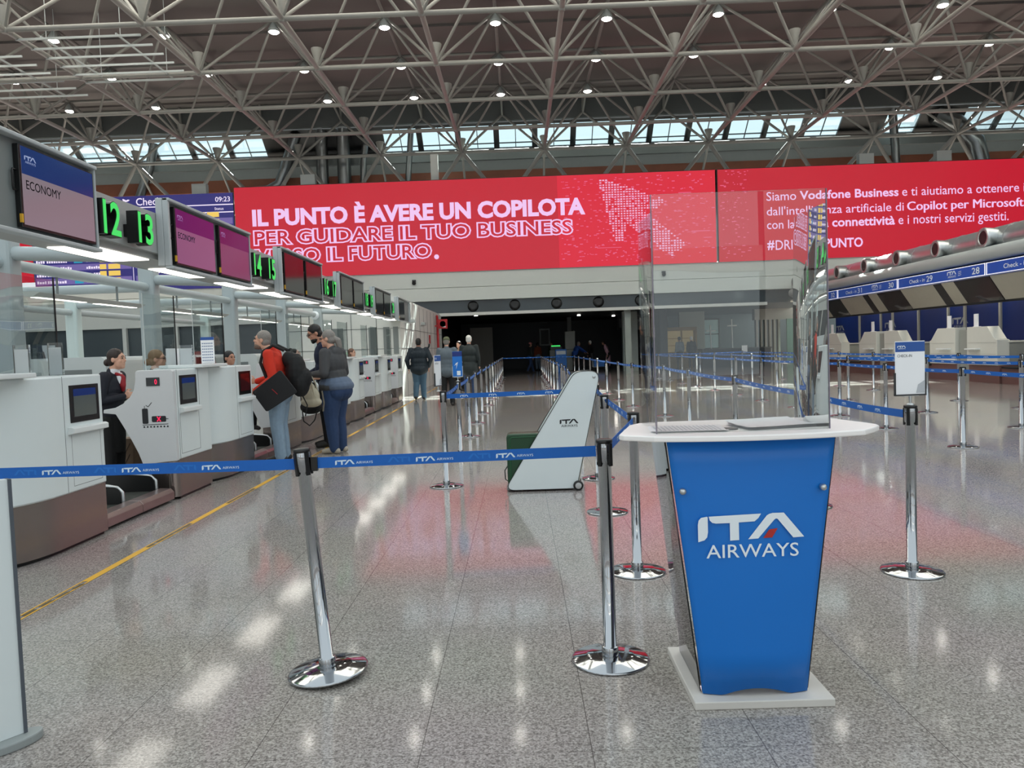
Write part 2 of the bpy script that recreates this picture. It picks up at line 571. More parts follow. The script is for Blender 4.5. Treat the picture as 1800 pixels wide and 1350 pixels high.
# ---- far end: wall head, cornice bands, opening to the darker hall behind
struct(bx((-32, 39.9, 8.0), (30, 40.1, 11.75)).build('wall_far', mat('far_wall_grey', (104, 108, 108), .6)))
struct(bx((-32, 39.0, 9.9), (30, 39.15, 10.5)).build('trim_4', mat('painted_orange_light', (118, 66, 44), .6, vary=.3, scale=1.5)))  # orange-brown band paints in the warm light of the recess
struct(bx((-32, 39.2, 11.1), (30, 39.4, 11.6)).build('trim_5', M_GREY))
fc = MB(); fc.box((-32, 37.0, 4.5), (30, 37.5, 5.24)); fc.box((-32, 37.03, 3.86), (30, 37.5, 4.47))
struct(fc.build('wall_far_band', mat('facade_pale_grey', (214, 220, 216), .55, vary=.02)))
struct(bx((-32, 37.35, 3.22), (30, 37.5, 3.87)).build('trim_6', M_DARKGLASS))
struct(bx((-3.95, 36.75, 3.10), (12.0, 37.2, 3.24)).build('trim_7', M_WARM))
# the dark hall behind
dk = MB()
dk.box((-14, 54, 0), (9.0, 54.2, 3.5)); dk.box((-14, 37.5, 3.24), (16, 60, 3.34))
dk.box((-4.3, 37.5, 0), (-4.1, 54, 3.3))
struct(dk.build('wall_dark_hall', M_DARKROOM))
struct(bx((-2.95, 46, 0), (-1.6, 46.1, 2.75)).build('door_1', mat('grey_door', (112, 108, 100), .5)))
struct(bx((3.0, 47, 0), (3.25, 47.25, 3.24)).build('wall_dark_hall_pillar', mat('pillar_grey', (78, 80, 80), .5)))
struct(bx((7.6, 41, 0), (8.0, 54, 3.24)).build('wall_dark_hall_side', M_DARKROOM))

# ---- left: white block at the end of the check-in island and rooms behind
wb = MB()
wb.box((-7.4, 24.0, 0), (-3.75, 24.12, 3.2)); wb.box((-3.87, 24.12, 0), (-3.75, 36.9, 3.14))
wb.box((-7.4, 24.12, 3.1), (-3.8, 36.9, 3.2))
wl = struct(wb.build('wall_left_block', M_WARM))
sm = MB()
for z in (1.55, 2.19):
    sm.box((-7.4, 23.99, z), (-3.76, 24.0, z + .012)); sm.box((-3.755, 24.1, z), (-3.742, 36.9, z + .012))
for k in range(10):
    sm.box((-3.755, 25.2 + 1.2 * k, 0), (-3.742, 25.213 + 1.2 * k, 3.1))
for xx in (-6.4, -5.3, -4.5):
    sm.box((xx, 23.99, 0), (xx + .012, 24.0, 3.1))
sm.build('joint', M_SEAM, wl)
sp = MB()
for xx, ww in ((-5.90, .34), (-4.75, .24), (-4.28, .19), (-3.97, .16)):
    sp.box((xx, 23.975, 1.38), (xx + ww, 24.0, 2.24))
sp.build('panel', M_GREY, wl)
db = MB()
db.box((-26, 30, 0), (-7.4, 30.2, .95)); db.box((-26, 30, 2.75), (-7.4, 30.2, 3.8))
for k in range(10):
    db.box((-26 + 2.06 * k, 29.95, .95), (-25.85 + 2.06 * k, 30.2, 2.75))
struct(db.build('wall_left_rear', M_LGREY))
struct(bx((-26, 30.1, .95), (-7.4, 30.15, 2.75)).build('window_60', M_DARKGLASS))
struct(bx((-30.2, -13, 0), (-30, 40, 14)).build('wall_left', M_GREY))
struct(bx((29, -13, 0), (29.2, 40, 14)).build('wall_right', M_GREY))
# unseen dark sheet behind the camera, added to damp sunlit floor bounce
struct(bx((-29, -12.6, 0), (28, -1.2, .012)).build('floor_bounce_damper', mat('bounce_damper_dark', (40, 40, 42), .9, vary=.2, scale=30)))

# ---- unseen entrance front with mullions, added to streak the chrome's reflections
eb = MB()
for k in range(16):
    eb.box((-30 + 4 * k, -13.2, 0), (-29.5 + 4 * k, -12.8, 14))
for z in (0, 3.2, 7.0, 10.5, 13.4):
    eb.box((-30, -13.1, z), (30, -12.9, z + .5))
for k in range(0, 15, 3):
    eb.box((-29.5 + 4 * k, -13.05, .5), (-26.0 + 4 * k, -12.95, 8))
struct(eb.build('wall_for_reflections', M_DGREY))

# ---- hall beyond on the right, seen through the clear shield
struct(bx((5.6, 41.0, 0), (6.4, 41.4, 3.2), (5.2, 37.3, 0), (5.5, 37.6, 3.2)).build('wall_far_pier', mat('pale_green_grey', (150, 158, 152), .5)))
rb = MB()
rb.box((8, 52, 0), (24, 52.2, 3.4))
struct(rb.build('wall_far_right', mat('slate_wall', (58, 70, 76), .5, vary=.1, scale=1)))
for i, (x0, x1) in enumerate(((8.6, 9.3), (9.5, 10.1), (12.0, 13.6))):
    w = bx((x0 - .08, 51.85, .9), (x1 + .08, 51.99, 1.0), (x0 - .08, 51.85, 2.9), (x1 + .08, 51.99, 3.0), (x0 - .08, 51.85, .9), (x0, 51.99, 3.0), (x1, 51.85, .9), (x1 + .08, 51.99, 3.0), (x0, 51.85, 1.9), (x1, 51.99, 1.96))
    wo = struct(w.build('window_%d' % (70 + i), M_BLACK))
    bx((x0, 51.9, 1.0), (x1, 51.95, 2.9)).build('glass_pane', mat('far_window_glass', (150, 172, 174), .1), wo)
struct(bx((9.6, 45.5, .95), (11.1, 45.8, 3.3)).build('wall_far_slab', mat('pale_slab', (158, 164, 156), .5)))
sl_ = MB()
for k in range(6):
    sl_.box((14.0 + .26 * k, 45, 0), (14.12 + .26 * k, 45.3, 2.6))
sl_.box((13.9, 44.9, 2.6), (17, 45.4, 3.3))
struct(sl_.build('wall_far_slats', mat('bronze_slats', (128, 124, 118), .4)))
struct(bx((15.6, 44.4, 0), (17.8, 44.5, 2.6)).build('wall_far_glazing', mat('green_glass_wall', (96, 124, 116), .12)))
# ================================================================== CEILING LIGHTS, SCREENS, DUCTS
def lamp_mesh():
    h = MB(); h.lathe([(.06, .34), (.10, .30), (.19, .12), (.22, 0), (.20, 0)], n=12)
    l = MB(); l.lathe([(.20, .01), (.13, -.04), (.02, -.055)], n=12)
    return h, l
proto = None
skip = {(4, 8), (4, 3), (1, 14)}
for j, yy in enumerate(UY[1:5]):
    for i, xx in enumerate(UX[1:13]):
        if (j + 1, i) in skip:
            continue
        lab = 'round ceiling lamp, %s from left in the %s row from the red screens' % (ORD[i], ORD[3 - j])
        if proto is None:
            proto = thing('ceiling_lamp', lab, 'lamp', (xx, yy, 13.12), group='round lamps under the roof truss')
            h, l = lamp_mesh()
            h.build('lamp_housing', M_LGREY, proto); l.build('lens', M_LAMP, proto)
            o = proto
        else:
            o = copy_tree(proto); o.location = (xx, yy, 13.12); o['label'] = lab

# louvred light rack hung under the truss at upper left
for i, (x0, x1, y0) in enumerate(((-14.5, -10.8, 22.6), (-19.6, -15.1, 23.8))):
    t = thing('louvre_rack', ['rack of thin pale slats hung under the truss, the right one at upper left', 'rack of thin pale slats hung under the truss, at the left photo edge'][i], 'slat rack', (x0, y0, 11.0))
    for k in range(6):
        bx((0, k * .72, -.03), (x1 - x0, k * .72 + .045, .03)).build('slat', M_LGREY, t)
    for f in (.2, .8):
        fr = MB(); fr.box(((x1 - x0) * f, 0, .03), ((x1 - x0) * f + .04, 3.7, .08)); fr.cyl(((x1 - x0) * f, .3, .05), ((x1 - x0) * f, .3, 2.9), .012, n=6); fr.cyl(((x1 - x0) * f, 3.3, .05), ((x1 - x0) * f, 3.3, 2.9), .012, n=6); fr.build('hanger', M_LGREY, t)

# galvanised ducts above the screens
def duct(name, lab, pts, r):
    o = MB().tube(pts, r, n=14).build(name, mat('duct_metal_shaded', (128, 132, 134), .3, .95, vary=.1))  # metal darkened to stand in for the shade under the roof
    return tag(o, lab, 'duct', 'bare metal ducts above the far wall')
duct('air_duct', 'slanting silver duct above the departures board', [(-19.6, 38.9, 9.0), (-19.2, 38.9, 9.5), (-18.4, 38.7, 11.2), (-18.1, 38.7, 12.4)], .22)
duct('air_duct', 'silver duct with an elbow above the left end of the red screen', [(-13.4, 38.6, 9.75), (-12.4, 38.6, 9.8), (-11.8, 38.6, 10.1), (-11.5, 38.6, 10.8), (-10.9, 38.6, 12.5)], .28)
duct('air_duct', 'first of three upright ducts above the red lettering, with an elbow', [(-9.6, 38.6, 9.3), (-9.6, 38.6, 12.7)], .30)
duct('air_duct', 'second of three upright ducts above the red lettering, darker', [(-8.5, 38.6, 9.3), (-8.5, 38.6, 12.7)], .34)
duct('air_duct', 'third of three upright ducts above the red lettering, slim and bright', [(-7.6, 38.5, 9.3), (-7.5, 38.5, 11.0), (-7.3, 38.6, 12.7)], .16)
duct('air_duct', 'narrow slanting silver pipe beside the white post above the red screen', [(-5.35, 38.4, 9.3), (-5.05, 38.4, 12.4)], .15)
duct('air_duct', 'silver duct above the right red screen, the slimmer of two', [(19.2, 38.6, 9.3), (19.0, 38.6, 12.7)], .2)
duct('air_duct', 'wide silver duct bending above the right end of the red screen', [(23.6, 38.8, 9.3), (23.2, 38.8, 11.0), (22.2, 38.8, 12.0), (21.2, 38.8, 12.4)], .45)
tag(bx((-4.02, 37.36, 9.2), (-3.66, 37.6, 11.0)).build('service_post', M_WARM), 'short white square post above the red screen', 'post')
for i, (xx, z) in enumerate(((-15.6, 9.42), (-10.3, 9.67), (16.6, 9.67), (20.3, 9.67))):
    tag(bx((xx, 36.98, z), (xx + .7, 37.3, z + .5)).build('junction_box', M_LGREY), ['pale box above the clock of the departures board', 'grey box standing above the white capitals of the red screen', 'low pale box on the right red screen', 'pale box under the bent duct on the right red screen'][i], 'box')

# ---- departures board (Y = 37)
YB = 36.9
t = thing('departures_board', 'dark blue departures and check-in board with yellow cells, left of the red screen', 'information board', (-23.45, YB, 4.86))
WB, HB = 9.86, 4.56
bx((0, .02, 0), (WB, .09, HB)).build('cabinet', M_BLACK, t)
bd = MB(); bd.face([V(0, 0, 0), V(WB, 0, 0), V(WB, 0, HB), V(0, 0, HB)])
bd.build('display', mat('board_navy', (10, 8, 20), .4, vary=0, emit=(44, 42, 112), estr=1.0), t)
st = MB()
for k in range(11):
    if k % 2:
        for a, b in ((.05, 4.75), (4.95, 9.8)):
            st.face([V(a, -.004, .1 + k * .33), V(b, -.004, .1 + k * .33), V(b, -.004, .1 + k * .33 + .3), V(a, -.004, .1 + k * .33 + .3)])
st.build('row', mat('board_violet', (20, 18, 28), .4, vary=0, emit=(112, 98, 162), estr=.95), t)
wt = MB(); ye = MB(); cy = MB()
for z in (3.98, 3.62):
    for a, b in ((.0, 4.75), (4.9, 9.86)):
        wt.face([V(a, -.006, z), V(b, -.006, z), V(b, -.006, z + .05), V(a, -.006, z + .05)])
wt.face([V(4.82, -.006, 0), V(4.85, -.006, 0), V(4.85, -.006, 3.6), V(4.82, -.006, 3.6)])
text(wt, 'Departures', (.3, -.006, 4.1), (1, 0, 0), (0, 0, 1), .36, 2.35, bold=.01)
text(wt, 'Check-in', (5.15, -.006, 4.1), (1, 0, 0), (0, 0, 1), .36, 1.7, bold=.01)
text(wt, '09:23', (9.0, -.006, 4.14), (1, 0, 0), (0, 0, 1), .24, .72, bold=.01)
wt.poly([(0, .08), (.42, .2), (.5, .26), (.42, .29), (.12, .17), (.05, .16)], (4.35, -.006, 4.12), (1, 0, 0), (0, 0, 1))
wt.poly([(.18, .2), (.14, .32), (.2, .32), (.36, .23)], (4.35, -.006, 4.12), (1, 0, 0), (0, 0, 1))
wt.poly([(0, 0), (.42, 0), (.42, .035), (0, .035)], (4.4, -.006, 4.07), (1, 0, 0), (0, 0, 1))
for cx in (0, 4.95):
    for s, xx in (('Time', .1), ('To', .62), ('Flight', 2.6), ('Status', 4.0)):
        text(wt, s, (cx + xx, -.006, 3.75), (1, 0, 0), (0, 0, 1), .13, bold=.006)
rr = random.Random(3)
for k in range(11):
    z = .16 + k * .33
    for cx in (0, 4.95):
        if cx and k < 1:
            continue
        def dash(mb, x, w, h=.13, zz=0):
            mb.face([V(x, -.007, z + zz), V(x + w, -.007, z + zz), V(x + w, -.007, z + zz + h), V(x, -.007, z + zz + h)])
        for x0, n in ((.1, 4), (.62, rr.randint(5, 11)), (2.55, 6)):
            x = cx + x0
            for c in range(n):
                w = rr.uniform(.07, .1); dash(wt, x, w, rr.choice((.1, .13))); x += w + .03
        dash(ye, cx + 3.2, .32, .24, -.04); dash(ye, cx + 3.62, .58, .24, -.04)
        if k in (1, 4, 7):
            dash(cy, cx + 1.95, .42, .22, -.03)
wt.build('writing', mat('board_white', (20, 20, 20), .4, vary=0, emit=(240, 228, 250), estr=1.0), t)
ye.build('yellow_cell', mat('board_yellow', (20, 20, 10), .4, vary=0, emit=(244, 206, 100), estr=.95), t)
cy.build('airline_tile', mat('board_cyan', (10, 20, 20), .4, vary=0, emit=(40, 160, 190), estr=.9), t)

# ---- red advert left of the board (only its edge shows)
t = thing('advert_screen', 'red lit advert panel left of the departures board, partly hidden by the canopy', 'screen', (-29.0, YB, 5.45))
bx((0, .02, 0), (5.5, .09, 3.9)).build('cabinet', M_BLACK, t)
M_LEDRED = mat('led_red', (30, 4, 8), .4, vary=0, emit=(204, 26, 50), estr=.86)
M_LEDBRT = mat('led_red_bright', (30, 4, 8), .4, vary=0, emit=(222, 28, 56), estr=.92)
M_LEDPINK = mat('led_pink_white', (30, 24, 30), .4, vary=0, emit=(238, 196, 240), estr=1.0)
M_LEDROSE = mat('led_rose', (30, 14, 20), .4, vary=0, emit=(238, 104, 146), estr=.85)
q = MB(); q.face([V(0, 0, 0), V(5.5, 0, 0), V(5.5, 0, 3.9), V(0, 0, 3.9)]); q.build('display', M_LEDRED, t)
q = MB(); text(q, 'e', (4.42, -.006, 1.9), (1, 0, 0), (0, 0, 1), .62, bold=.02); q.build('lettering', M_LEDPINK, t)

# ---- the two big red LED screens
LX, LZ0, LZ1 = -13.52, 5.24, 9.64
t = thing('advert_screen', 'huge red screen with white capitals and a dotted arrow, above the far opening', 'screen', (LX, YB, LZ0))
LW, LH = 23.18, LZ1 - LZ0
bx((0, .02, -.0), (LW, .09, LH + .03), (0, .09, .06), (LW, .45, LH + .03)).build('cabinet', M_BLACK, t)
q = MB(); q.face([V(0, 0, 0), V(15.6, 0, 0), V(15.6, 0, LH), V(0, 0, LH)]); q.build('display', M_LEDRED, t)
q = MB(); q.face([V(15.6, 0, 0), V(LW, 0, 0), V(LW, 0, LH), V(15.6, 0, LH)]); q.build('display', M_LEDBRT, t)
q = MB()
text(q, 'IL PUNTO È AVERE UN COPILOTA', (.82, -.006, 2.50), (1, 0, 0), (0, 0, 1), 1.02, 16.1, bold=.045)
text(q, '.', (9.55, -.006, .62), (1, 0, 0), (0, 0, 1), .24, .24)
text(q, 'PER GUIDARE IL TUO BUSINESS', (.82, -.01, 1.56), (1, 0, 0), (0, 0, 1), .78, 15.5, bold=.045, outline=.034)
text(q, 'VERSO IL FUTURO', (.82, -.01, .66), (1, 0, 0), (0, 0, 1), .78, 8.65, bold=.045, outline=.034)
q.build('lettering', M_LEDPINK, t)
# arrow made of small square dots
AR = [(17.55, 4.25), (20.9, 3.05), (20.35, 2.7), (19.75, 2.62), (21.75, .95), (21.35, .55), (21.0, .35), (20.6, .62), (18.95, 2.0), (18.6, 1.05), (18.25, 1.3), (17.95, 2.6)]
def inside(x, y, P):
    r = False
    for i in range(len(P)):
        (x1, y1), (x2, y2) = P[i], P[i - 1]
        if (y1 > y) != (y2 > y) and x < (x2 - x1) * (y - y1) / (y2 - y1) + x1:
            r = not r
    return r
q = MB(); s2 = MB(); rr = random.Random(5)
yy = .3
while yy < 4.35:
    xx = 17.4
    while xx < 22:
        if inside(xx, yy, AR) and rr.random() < .9:
            a = rr.uniform(.07, .11); b = rr.uniform(.045, .08)
            q.face([V(xx - a / 2, -.006, yy - b / 2), V(xx + a / 2, -.006, yy - b / 2), V(xx + a / 2, -.006, yy + b / 2), V(xx - a / 2, -.006, yy + b / 2)])
        xx += .14
    yy += .115
for k in range(430):
    xx, yy = rr.uniform(15.7, 23.0), rr.uniform(.15, 4.25)
    a = rr.uniform(.05, .16); b = rr.uniform(.02, .05)
    if rr.random() < .03:
        a = rr.uniform(.4, 1.2)
    if xx + a < LW:
        s2.face([V(xx, -.004, yy), V(xx + a, -.004, yy), V(xx + a, -.004, yy + b), V(xx, -.004, yy + b)])
q.build('dotted_arrow', mat('led_arrow_pink', (30, 24, 30), .4, vary=0, emit=(240, 178, 216), estr=.95), t)['kind'] = 'stuff'; s2.build('dot_pattern', M_LEDROSE, t)['kind'] = 'stuff'

t = thing('advert_screen', 'big red screen with small white sentences, right of the dotted arrow', 'screen', (9.74, YB, LZ0))
RW = 18.5
bx((0, .02, -.0), (RW, .09, LH + .03), (0, .09, .06), (RW, .45, LH + .03)).build('cabinet', M_BLACK, t)
q = MB(); q.face([V(.04, 0, 0), V(RW, 0, 0), V(RW, 0, LH), V(.04, 0, LH)]); q.build('display', M_LEDRED, t)
q = MB()
def mix(parts, x, z, h, gap=.17):
    for s, b, w in parts:
        text(q, s, (x, -.006, z - (.13 if any(c in s for c in 'gpq') else 0)), (1, 0, 0), (0, 0, 1), h + (.13 if any(c in s for c in 'gpq') else 0), w, bold=.024 if b else .004)
        x += w + gap
mix((('Siamo', 0, 1.42), ('Vodafone Business', 1, 4.72), ('e ti aiutiamo a ottenere il massimo', 0, 8.2)), 2.36, 2.83, .42)
mix((("dall'intelligenza artificiale di", 0, 6.55), ('Copilot per Microsoft 365', 1, 6.6)), 2.36, 2.13, .42)
mix((('con la nostra', 0, 2.95), ('connettività', 1, 3.0), ('e i nostri servizi gestiti.', 0, 5.25)), 2.36, 1.48, .42)
mix((('#', 1, .34), ('DRITTI', 0, 1.62), ('ALPUNTO', 1, 2.5)), 2.36, .48, .46, .06)
q.build('lettering', M_LEDPINK, t)
s2 = MB()
for k in range(90):
    xx, yy = rr.uniform(.1, 1.5), rr.uniform(.15, 4.3); a = rr.uniform(.04, .14)
    s2.face([V(xx, -.004, yy), V(xx + a, -.004, yy), V(xx + a, -.004, yy + .035), V(xx, -.004, yy + .035)])
s2.build('dot_pattern', M_LEDROSE, t)['kind'] = 'stuff'

# round dark speakers under the facade band, small cameras on it
for i in range(5):
    o = MB().lathe([(.27, 0), (.25, .08), (.1, .05), (.02, .05)], axis='y', n=20).build('loudspeaker', M_BLACK)
    o.location = (-2.2 + 2.05 * i, 37.30, 3.56); o.rotation_euler = (0, 0, PI); o.location.y = 37.33
    tag(o, 'round black loudspeaker in the dark strip over the far opening, %s from left' % ORD[i], 'loudspeaker', 'round speakers over the far opening')
for i, xx in enumerate((-5.0, 7.1)):
    t = thing('security_camera', 'tiny dark camera on the pale band below the big red screen, %s one' % ('left' if i == 0 else 'right'), 'camera', (xx, 36.98, 4.75))
    MB().ball((0, -.08, 0), .1, u=10, v=7).build('dome', M_BLACK, t); bx((-.09, -.05, .06), (.09, .03, .16)).build('mount', M_DGREY, t)
# ================================================================== PODIUM AND FOREGROUND
t = thing('podium', 'blue tapered airline podium with white rounded top and white base board', 'podium', (.90, 2.92, 0))
pd = t
bx((-.27, -.05, 0), (.27, .50, .032)).build('base_board', mat('scuffed_white_board', (206, 202, 196), .6, vary=.08, scale=8, bump=.15), t, bevel=.004)
# front panel: tapered, slightly bowed, shallow arch cut at its foot
fp = MB()
def pf(u, z):                       # u -1..1
    hw = .205 + (.326 - .205) * ((z - .035) / 1.005) ** 1.08
    return V(u * hw - .018 * (1 - (z / 1.05)) - .014 * (z / 1.05), -.012 + .03 * u * u, z)
U = [-1 + 2 * i / 24 for i in range(25)]
Zs = [.05, .2, .4, .6, .8, .95, 1.045]
rows = []
for k, z in enumerate(Zs):
    rows.append([pf(u, (.036 + .028 * max(0, 1 - (u / .62) ** 2) if k == 0 else z)) for u in U])
g = [[fp.bm.verts.new(p) for p in r] for r in rows]
g2 = [[fp.bm.verts.new(p + V(0, .012, 0)) for p in r] for r in rows]
for A, s in ((g, 1), (g2, -1)):
    for r0, r1 in zip(A, A[1:]):
        for i in range(24):
            f = fp.bm.faces.new((r0[i], r0[i + 1], r1[i + 1], r1[i])); f.smooth = True
for k in range(len(g) - 1):
    for i in (0, 24):
        fp.bm.faces.new((g[k][i], g[k + 1][i], g2[k + 1][i], g2[k][i]))
for k in (0, len(g) - 1):
    for i in range(24):
        fp.bm.faces.new((g[k][i], g[k][i + 1], g2[k][i + 1], g2[k][i]))
panel = fp.build('front_panel', M_BLUE, t)
panel['label'] = 'blue front panel with airline logo'
lg = MB()
logo(lg, (-.235, -.0150, .648), (1, 0, .0), (0, 0, 1), .408, tail='below', red=1)
lg.build('lettering', [M_LOGOWHITE, M_LOGORED], panel)
for u, z in ((-.287, .845), (.253, .845)):
    MB().lathe([(.0125, .01), (.0135, -.004), (.011, -.010), (.006, -.0135), (.001, -.0145)], (u, -.004, z), n=14, axis='y').build('bolt_cap', M_SILVER, panel).rotation_euler = (0, 0, 0)
# clear side walls running back from the front panel
for s in (-1, 1):
    m = MB()
    a = [pf(s, .04) + V(s * .002, .014, 0), pf(s, 1.04) + V(s * .002, .014, 0)]
    bk = [V(a[0].x - .005 * s, .44, .034), V(a[1].x - .015 * s, .44, 1.045)]
    m.prism([(0, 0), (1, 0), (1, 1), (0, 1)], (0, 0, 0), (0, 0, 0), (0, 0, 0), (0, 0, 0)) if False else None
    P = [a[0], bk[0], bk[1], a[1]]
    va = [m.bm.verts.new(p) for p in P]; vb = [m.bm.verts.new(p + V(s * .006, 0, 0)) for p in P]
    m.bm.faces.new(va); m.bm.faces.new(vb[::-1])
    for i in range(4):
        m.bm.faces.new((va[i], va[(i + 1) % 4], vb[(i + 1) % 4], vb[i]))
    m.build('side_panel', glass('smoky_acrylic', (206, 200, 214), 1.3), t)['label'] = 'clear plastic side panel'
bx((-.16, .36, .033), (.14, .38, 1.04)).build('back_panel', mat('podium_back_grey', (120, 116, 128), .4), t)
# top: rounded trapezoid, bowed front edge
tp = [(-.52, .06), (-.505, .03), (-.46, .0)]
for i in range(13):
    a = -1 + 2 * i / 12
    tp.append((a * .40, -.045 - .055 * (1 - a * a)))
tp += [(.47, .03), (.515, .09), (.525, .13), (.515, .19), (.46, .40), (.42, .47), (.34, .5), (-.30, .5), (-.38, .47), (-.43, .40)]
MB().prism(tp, (0, 0, 1.045), (1, 0, 0), (0, 1, 0), (0, 0, .022)).build('top', M_BOARDTOP, t, bevel=.005)
gr = MB(); gr.lathe([(.030, 0), (.040, 0), (.040, .003), (.030, .004)], (-.075, .12, 1.067), n=24)
gr.build('cable_ring', M_DGREY, t)
hl = MB(); hl.lathe([(.0305, .0005), (.001, .0008)], (-.075, .12, 1.067), n=20); hl.build('cable_hole', M_BLACK, t)

# papers on the podium
def paper_stack(lab, c, rz, n, curl=.0):
    m = MB()
    rr = random.Random(n)
    for k in range(n):
        a = rr.uniform(-.08, .08); M = Matrix.Translation((rr.uniform(-.008, .008), rr.uniform(-.006, .006), .0012 + k * .0016)) @ Matrix.Rotation(a, 4, 'Z')
        g = [[M @ V(-.105 + .21 * i / 6, -.148 + .296 * j / 8, curl * (k + 1) / n * ((i / 6) ** 3) + .0004 * math.sin(3 * i + j)) for i in range(7)] for j in range(9)]
        vs = [[m.bm.verts.new(p) for p in r] for r in g]
        for r0, r1 in zip(vs, vs[1:]):
            for i in range(6):
                f = m.bm.faces.new((r0[i], r0[i + 1], r1[i + 1], r1[i])); f.smooth = True
    o = m.build('paper_stack', M_PAPER); o.location = c; o.rotation_euler = (0, 0, rz)
    return tag(o, lab, 'papers')
def printed(o, rows):
    m = MB(); rr = random.Random(len(rows))
    return o
p1 = paper_stack('flat printed sheets lying on the left of the podium top', (.665, 3.08, 1.0675), PI / 2 - .05, 3)
p2 = paper_stack('loose curling pile of white sheets on the right of the podium top', (1.02, 3.11, 1.0675), PI / 2 + .22, 7, .012)
m = MB(); rr = random.Random(2)
for k in range(16):
    yy = -.125 + k * .0165; x = -.085
    while x < .08:
        w = rr.uniform(.008, .026); m.face([V(x, yy, .0062), V(x + w, yy, .0062), V(x + w, yy + .0035, .0062), V(x, yy + .0035, .0062)]); x += w + .006
m.build('print', mat('faint_grey_print', (176, 180, 190), .8), p1)

# clear shield standing on the podium: front sheet with two wings
t = thing('acrylic_shield', 'tall clear acrylic shield standing on the podium top', 'shield', (.86, 2.95, 1.067))
bx((-.335, 0, 0), (.335, .005, .925)).build('front_sheet', M_ACRYLIC, t)
ed = mat('acrylic_cut_edge', (126, 118, 132), .25, vary=.02)
bx((-.3385, -.001, 0), (-.335, .006, .925), (.335, -.001, 0), (.3385, .006, .925)).build('edge_strip', ed, t)
for s in (-1, 1):
    m = MB()
    for a in range(6):
        pass
    g = []
    for j in range(9):
        z = .87 * j / 8
        g.append([V(s * (.335 - .02 * math.sin(PI * i / 7) * (1 - z * .6) ), .007 + .36 * i / 7 * (1 - .10 * (z / .87) ** 3), z) for i in range(8)])
    vs = [[m.bm.verts.new(p) for p in r] for r in g]; v2 = [[m.bm.verts.new(p + V(s * -.004, 0, 0)) for p in r] for r in g]
    for A in (vs, v2):
        for r0, r1 in zip(A, A[1:]):
            for i in range(7):
                f = m.bm.faces.new((r0[i], r0[i + 1], r1[i + 1], r1[i])); f.smooth = True
    m.build('side_wing', M_ACRYLIC, t)

# white display panel at the left photo edge
t = thing('display_panel', 'white upright panel on grey rounded foot, cut by the left photo edge', 'panel', (-1.945, 2.80, 0), math.atan2(-.80, -.60))
bx((0, 0, .035), (.7, .03, 1.0)).build('board', M_WHITE, t)
bx((-.012, -.006, .035), (.0, .036, 1.0)).build('edge_strip', mat('panel_edge_grey', (84, 90, 98), .4), t)
ft = [(.115 * math.cos(a), .055 * math.sin(a)) for a in [2 * PI * i / 24 for i in range(24)]]
MB().prism(ft, (.05, .03, 0), (1, 0, 0), (0, 1, 0), (0, 0, .034)).build('foot', mat('foot_grey', (148, 154, 154), .45), t, bevel=.006)

# ================================================================== STANCHIONS
M_BELTLOGO = mat('belt_white_print', (206, 224, 240), .6, vary=.02)
def post_parts(t, near):
    n = 40 if near else 16
    b = MB()
    b.lathe([(.001, 0), (.172, 0), (.176, .004), (.174, .010), (.168, .012), (.108, .0235), (.104, .0245), (.036, .026)], n=n * 2 if near else 20)
    b.build('base', M_CHROME, t)
    p = MB(); p.lathe([(.0365, .026), (.0375, .03), (.0375, .062), (.035, .066), (.029, .067), (.029, .90), (.0345, .902), (.0345, .992), (.031, .998), (.001, 1.0)], n=n)
    p.build('pole', M_CHROME, t)
    h = MB()
    for k in range(4):
        a = PI / 4 + k * PI / 2
        M = Matrix.Rotation(a, 4, 'Z')
        h.box((.029, -.009, .885), (.0385, .009, .985), M)
    h.lathe([(.0352, .985), (.0372, .987), (.0372, 1.0), (.03, 1.004), (.001, 1.0045)], n=n)
    h.build('belt_cassette', M_BLACK, t)
_PD = {}
def stanchion(x, y, lab, grp=None, near=False, tilt=0.0, h=1.0):
    if near not in _PD or near:
        t = thing('stanchion', lab, 'stanchion', (x, y, 0), group=grp)
        post_parts(t, near)
        _PD.setdefault(near, (t, list(t.children)))
    else:
        r0, kids = _PD[near]
        t = r0.copy(); COL.objects.link(t); t.location = (x, y, 0); t['label'] = lab
        for ch in kids:
            c = ch.copy(); COL.objects.link(c); c.parent = t
        if grp: t['group'] = grp
    t.rotation_euler = (0, tilt, random.uniform(-.3, .3) if not near else 0)
    if tilt:
        t.location.z = .176 * abs(math.sin(tilt)) + .001
    return t
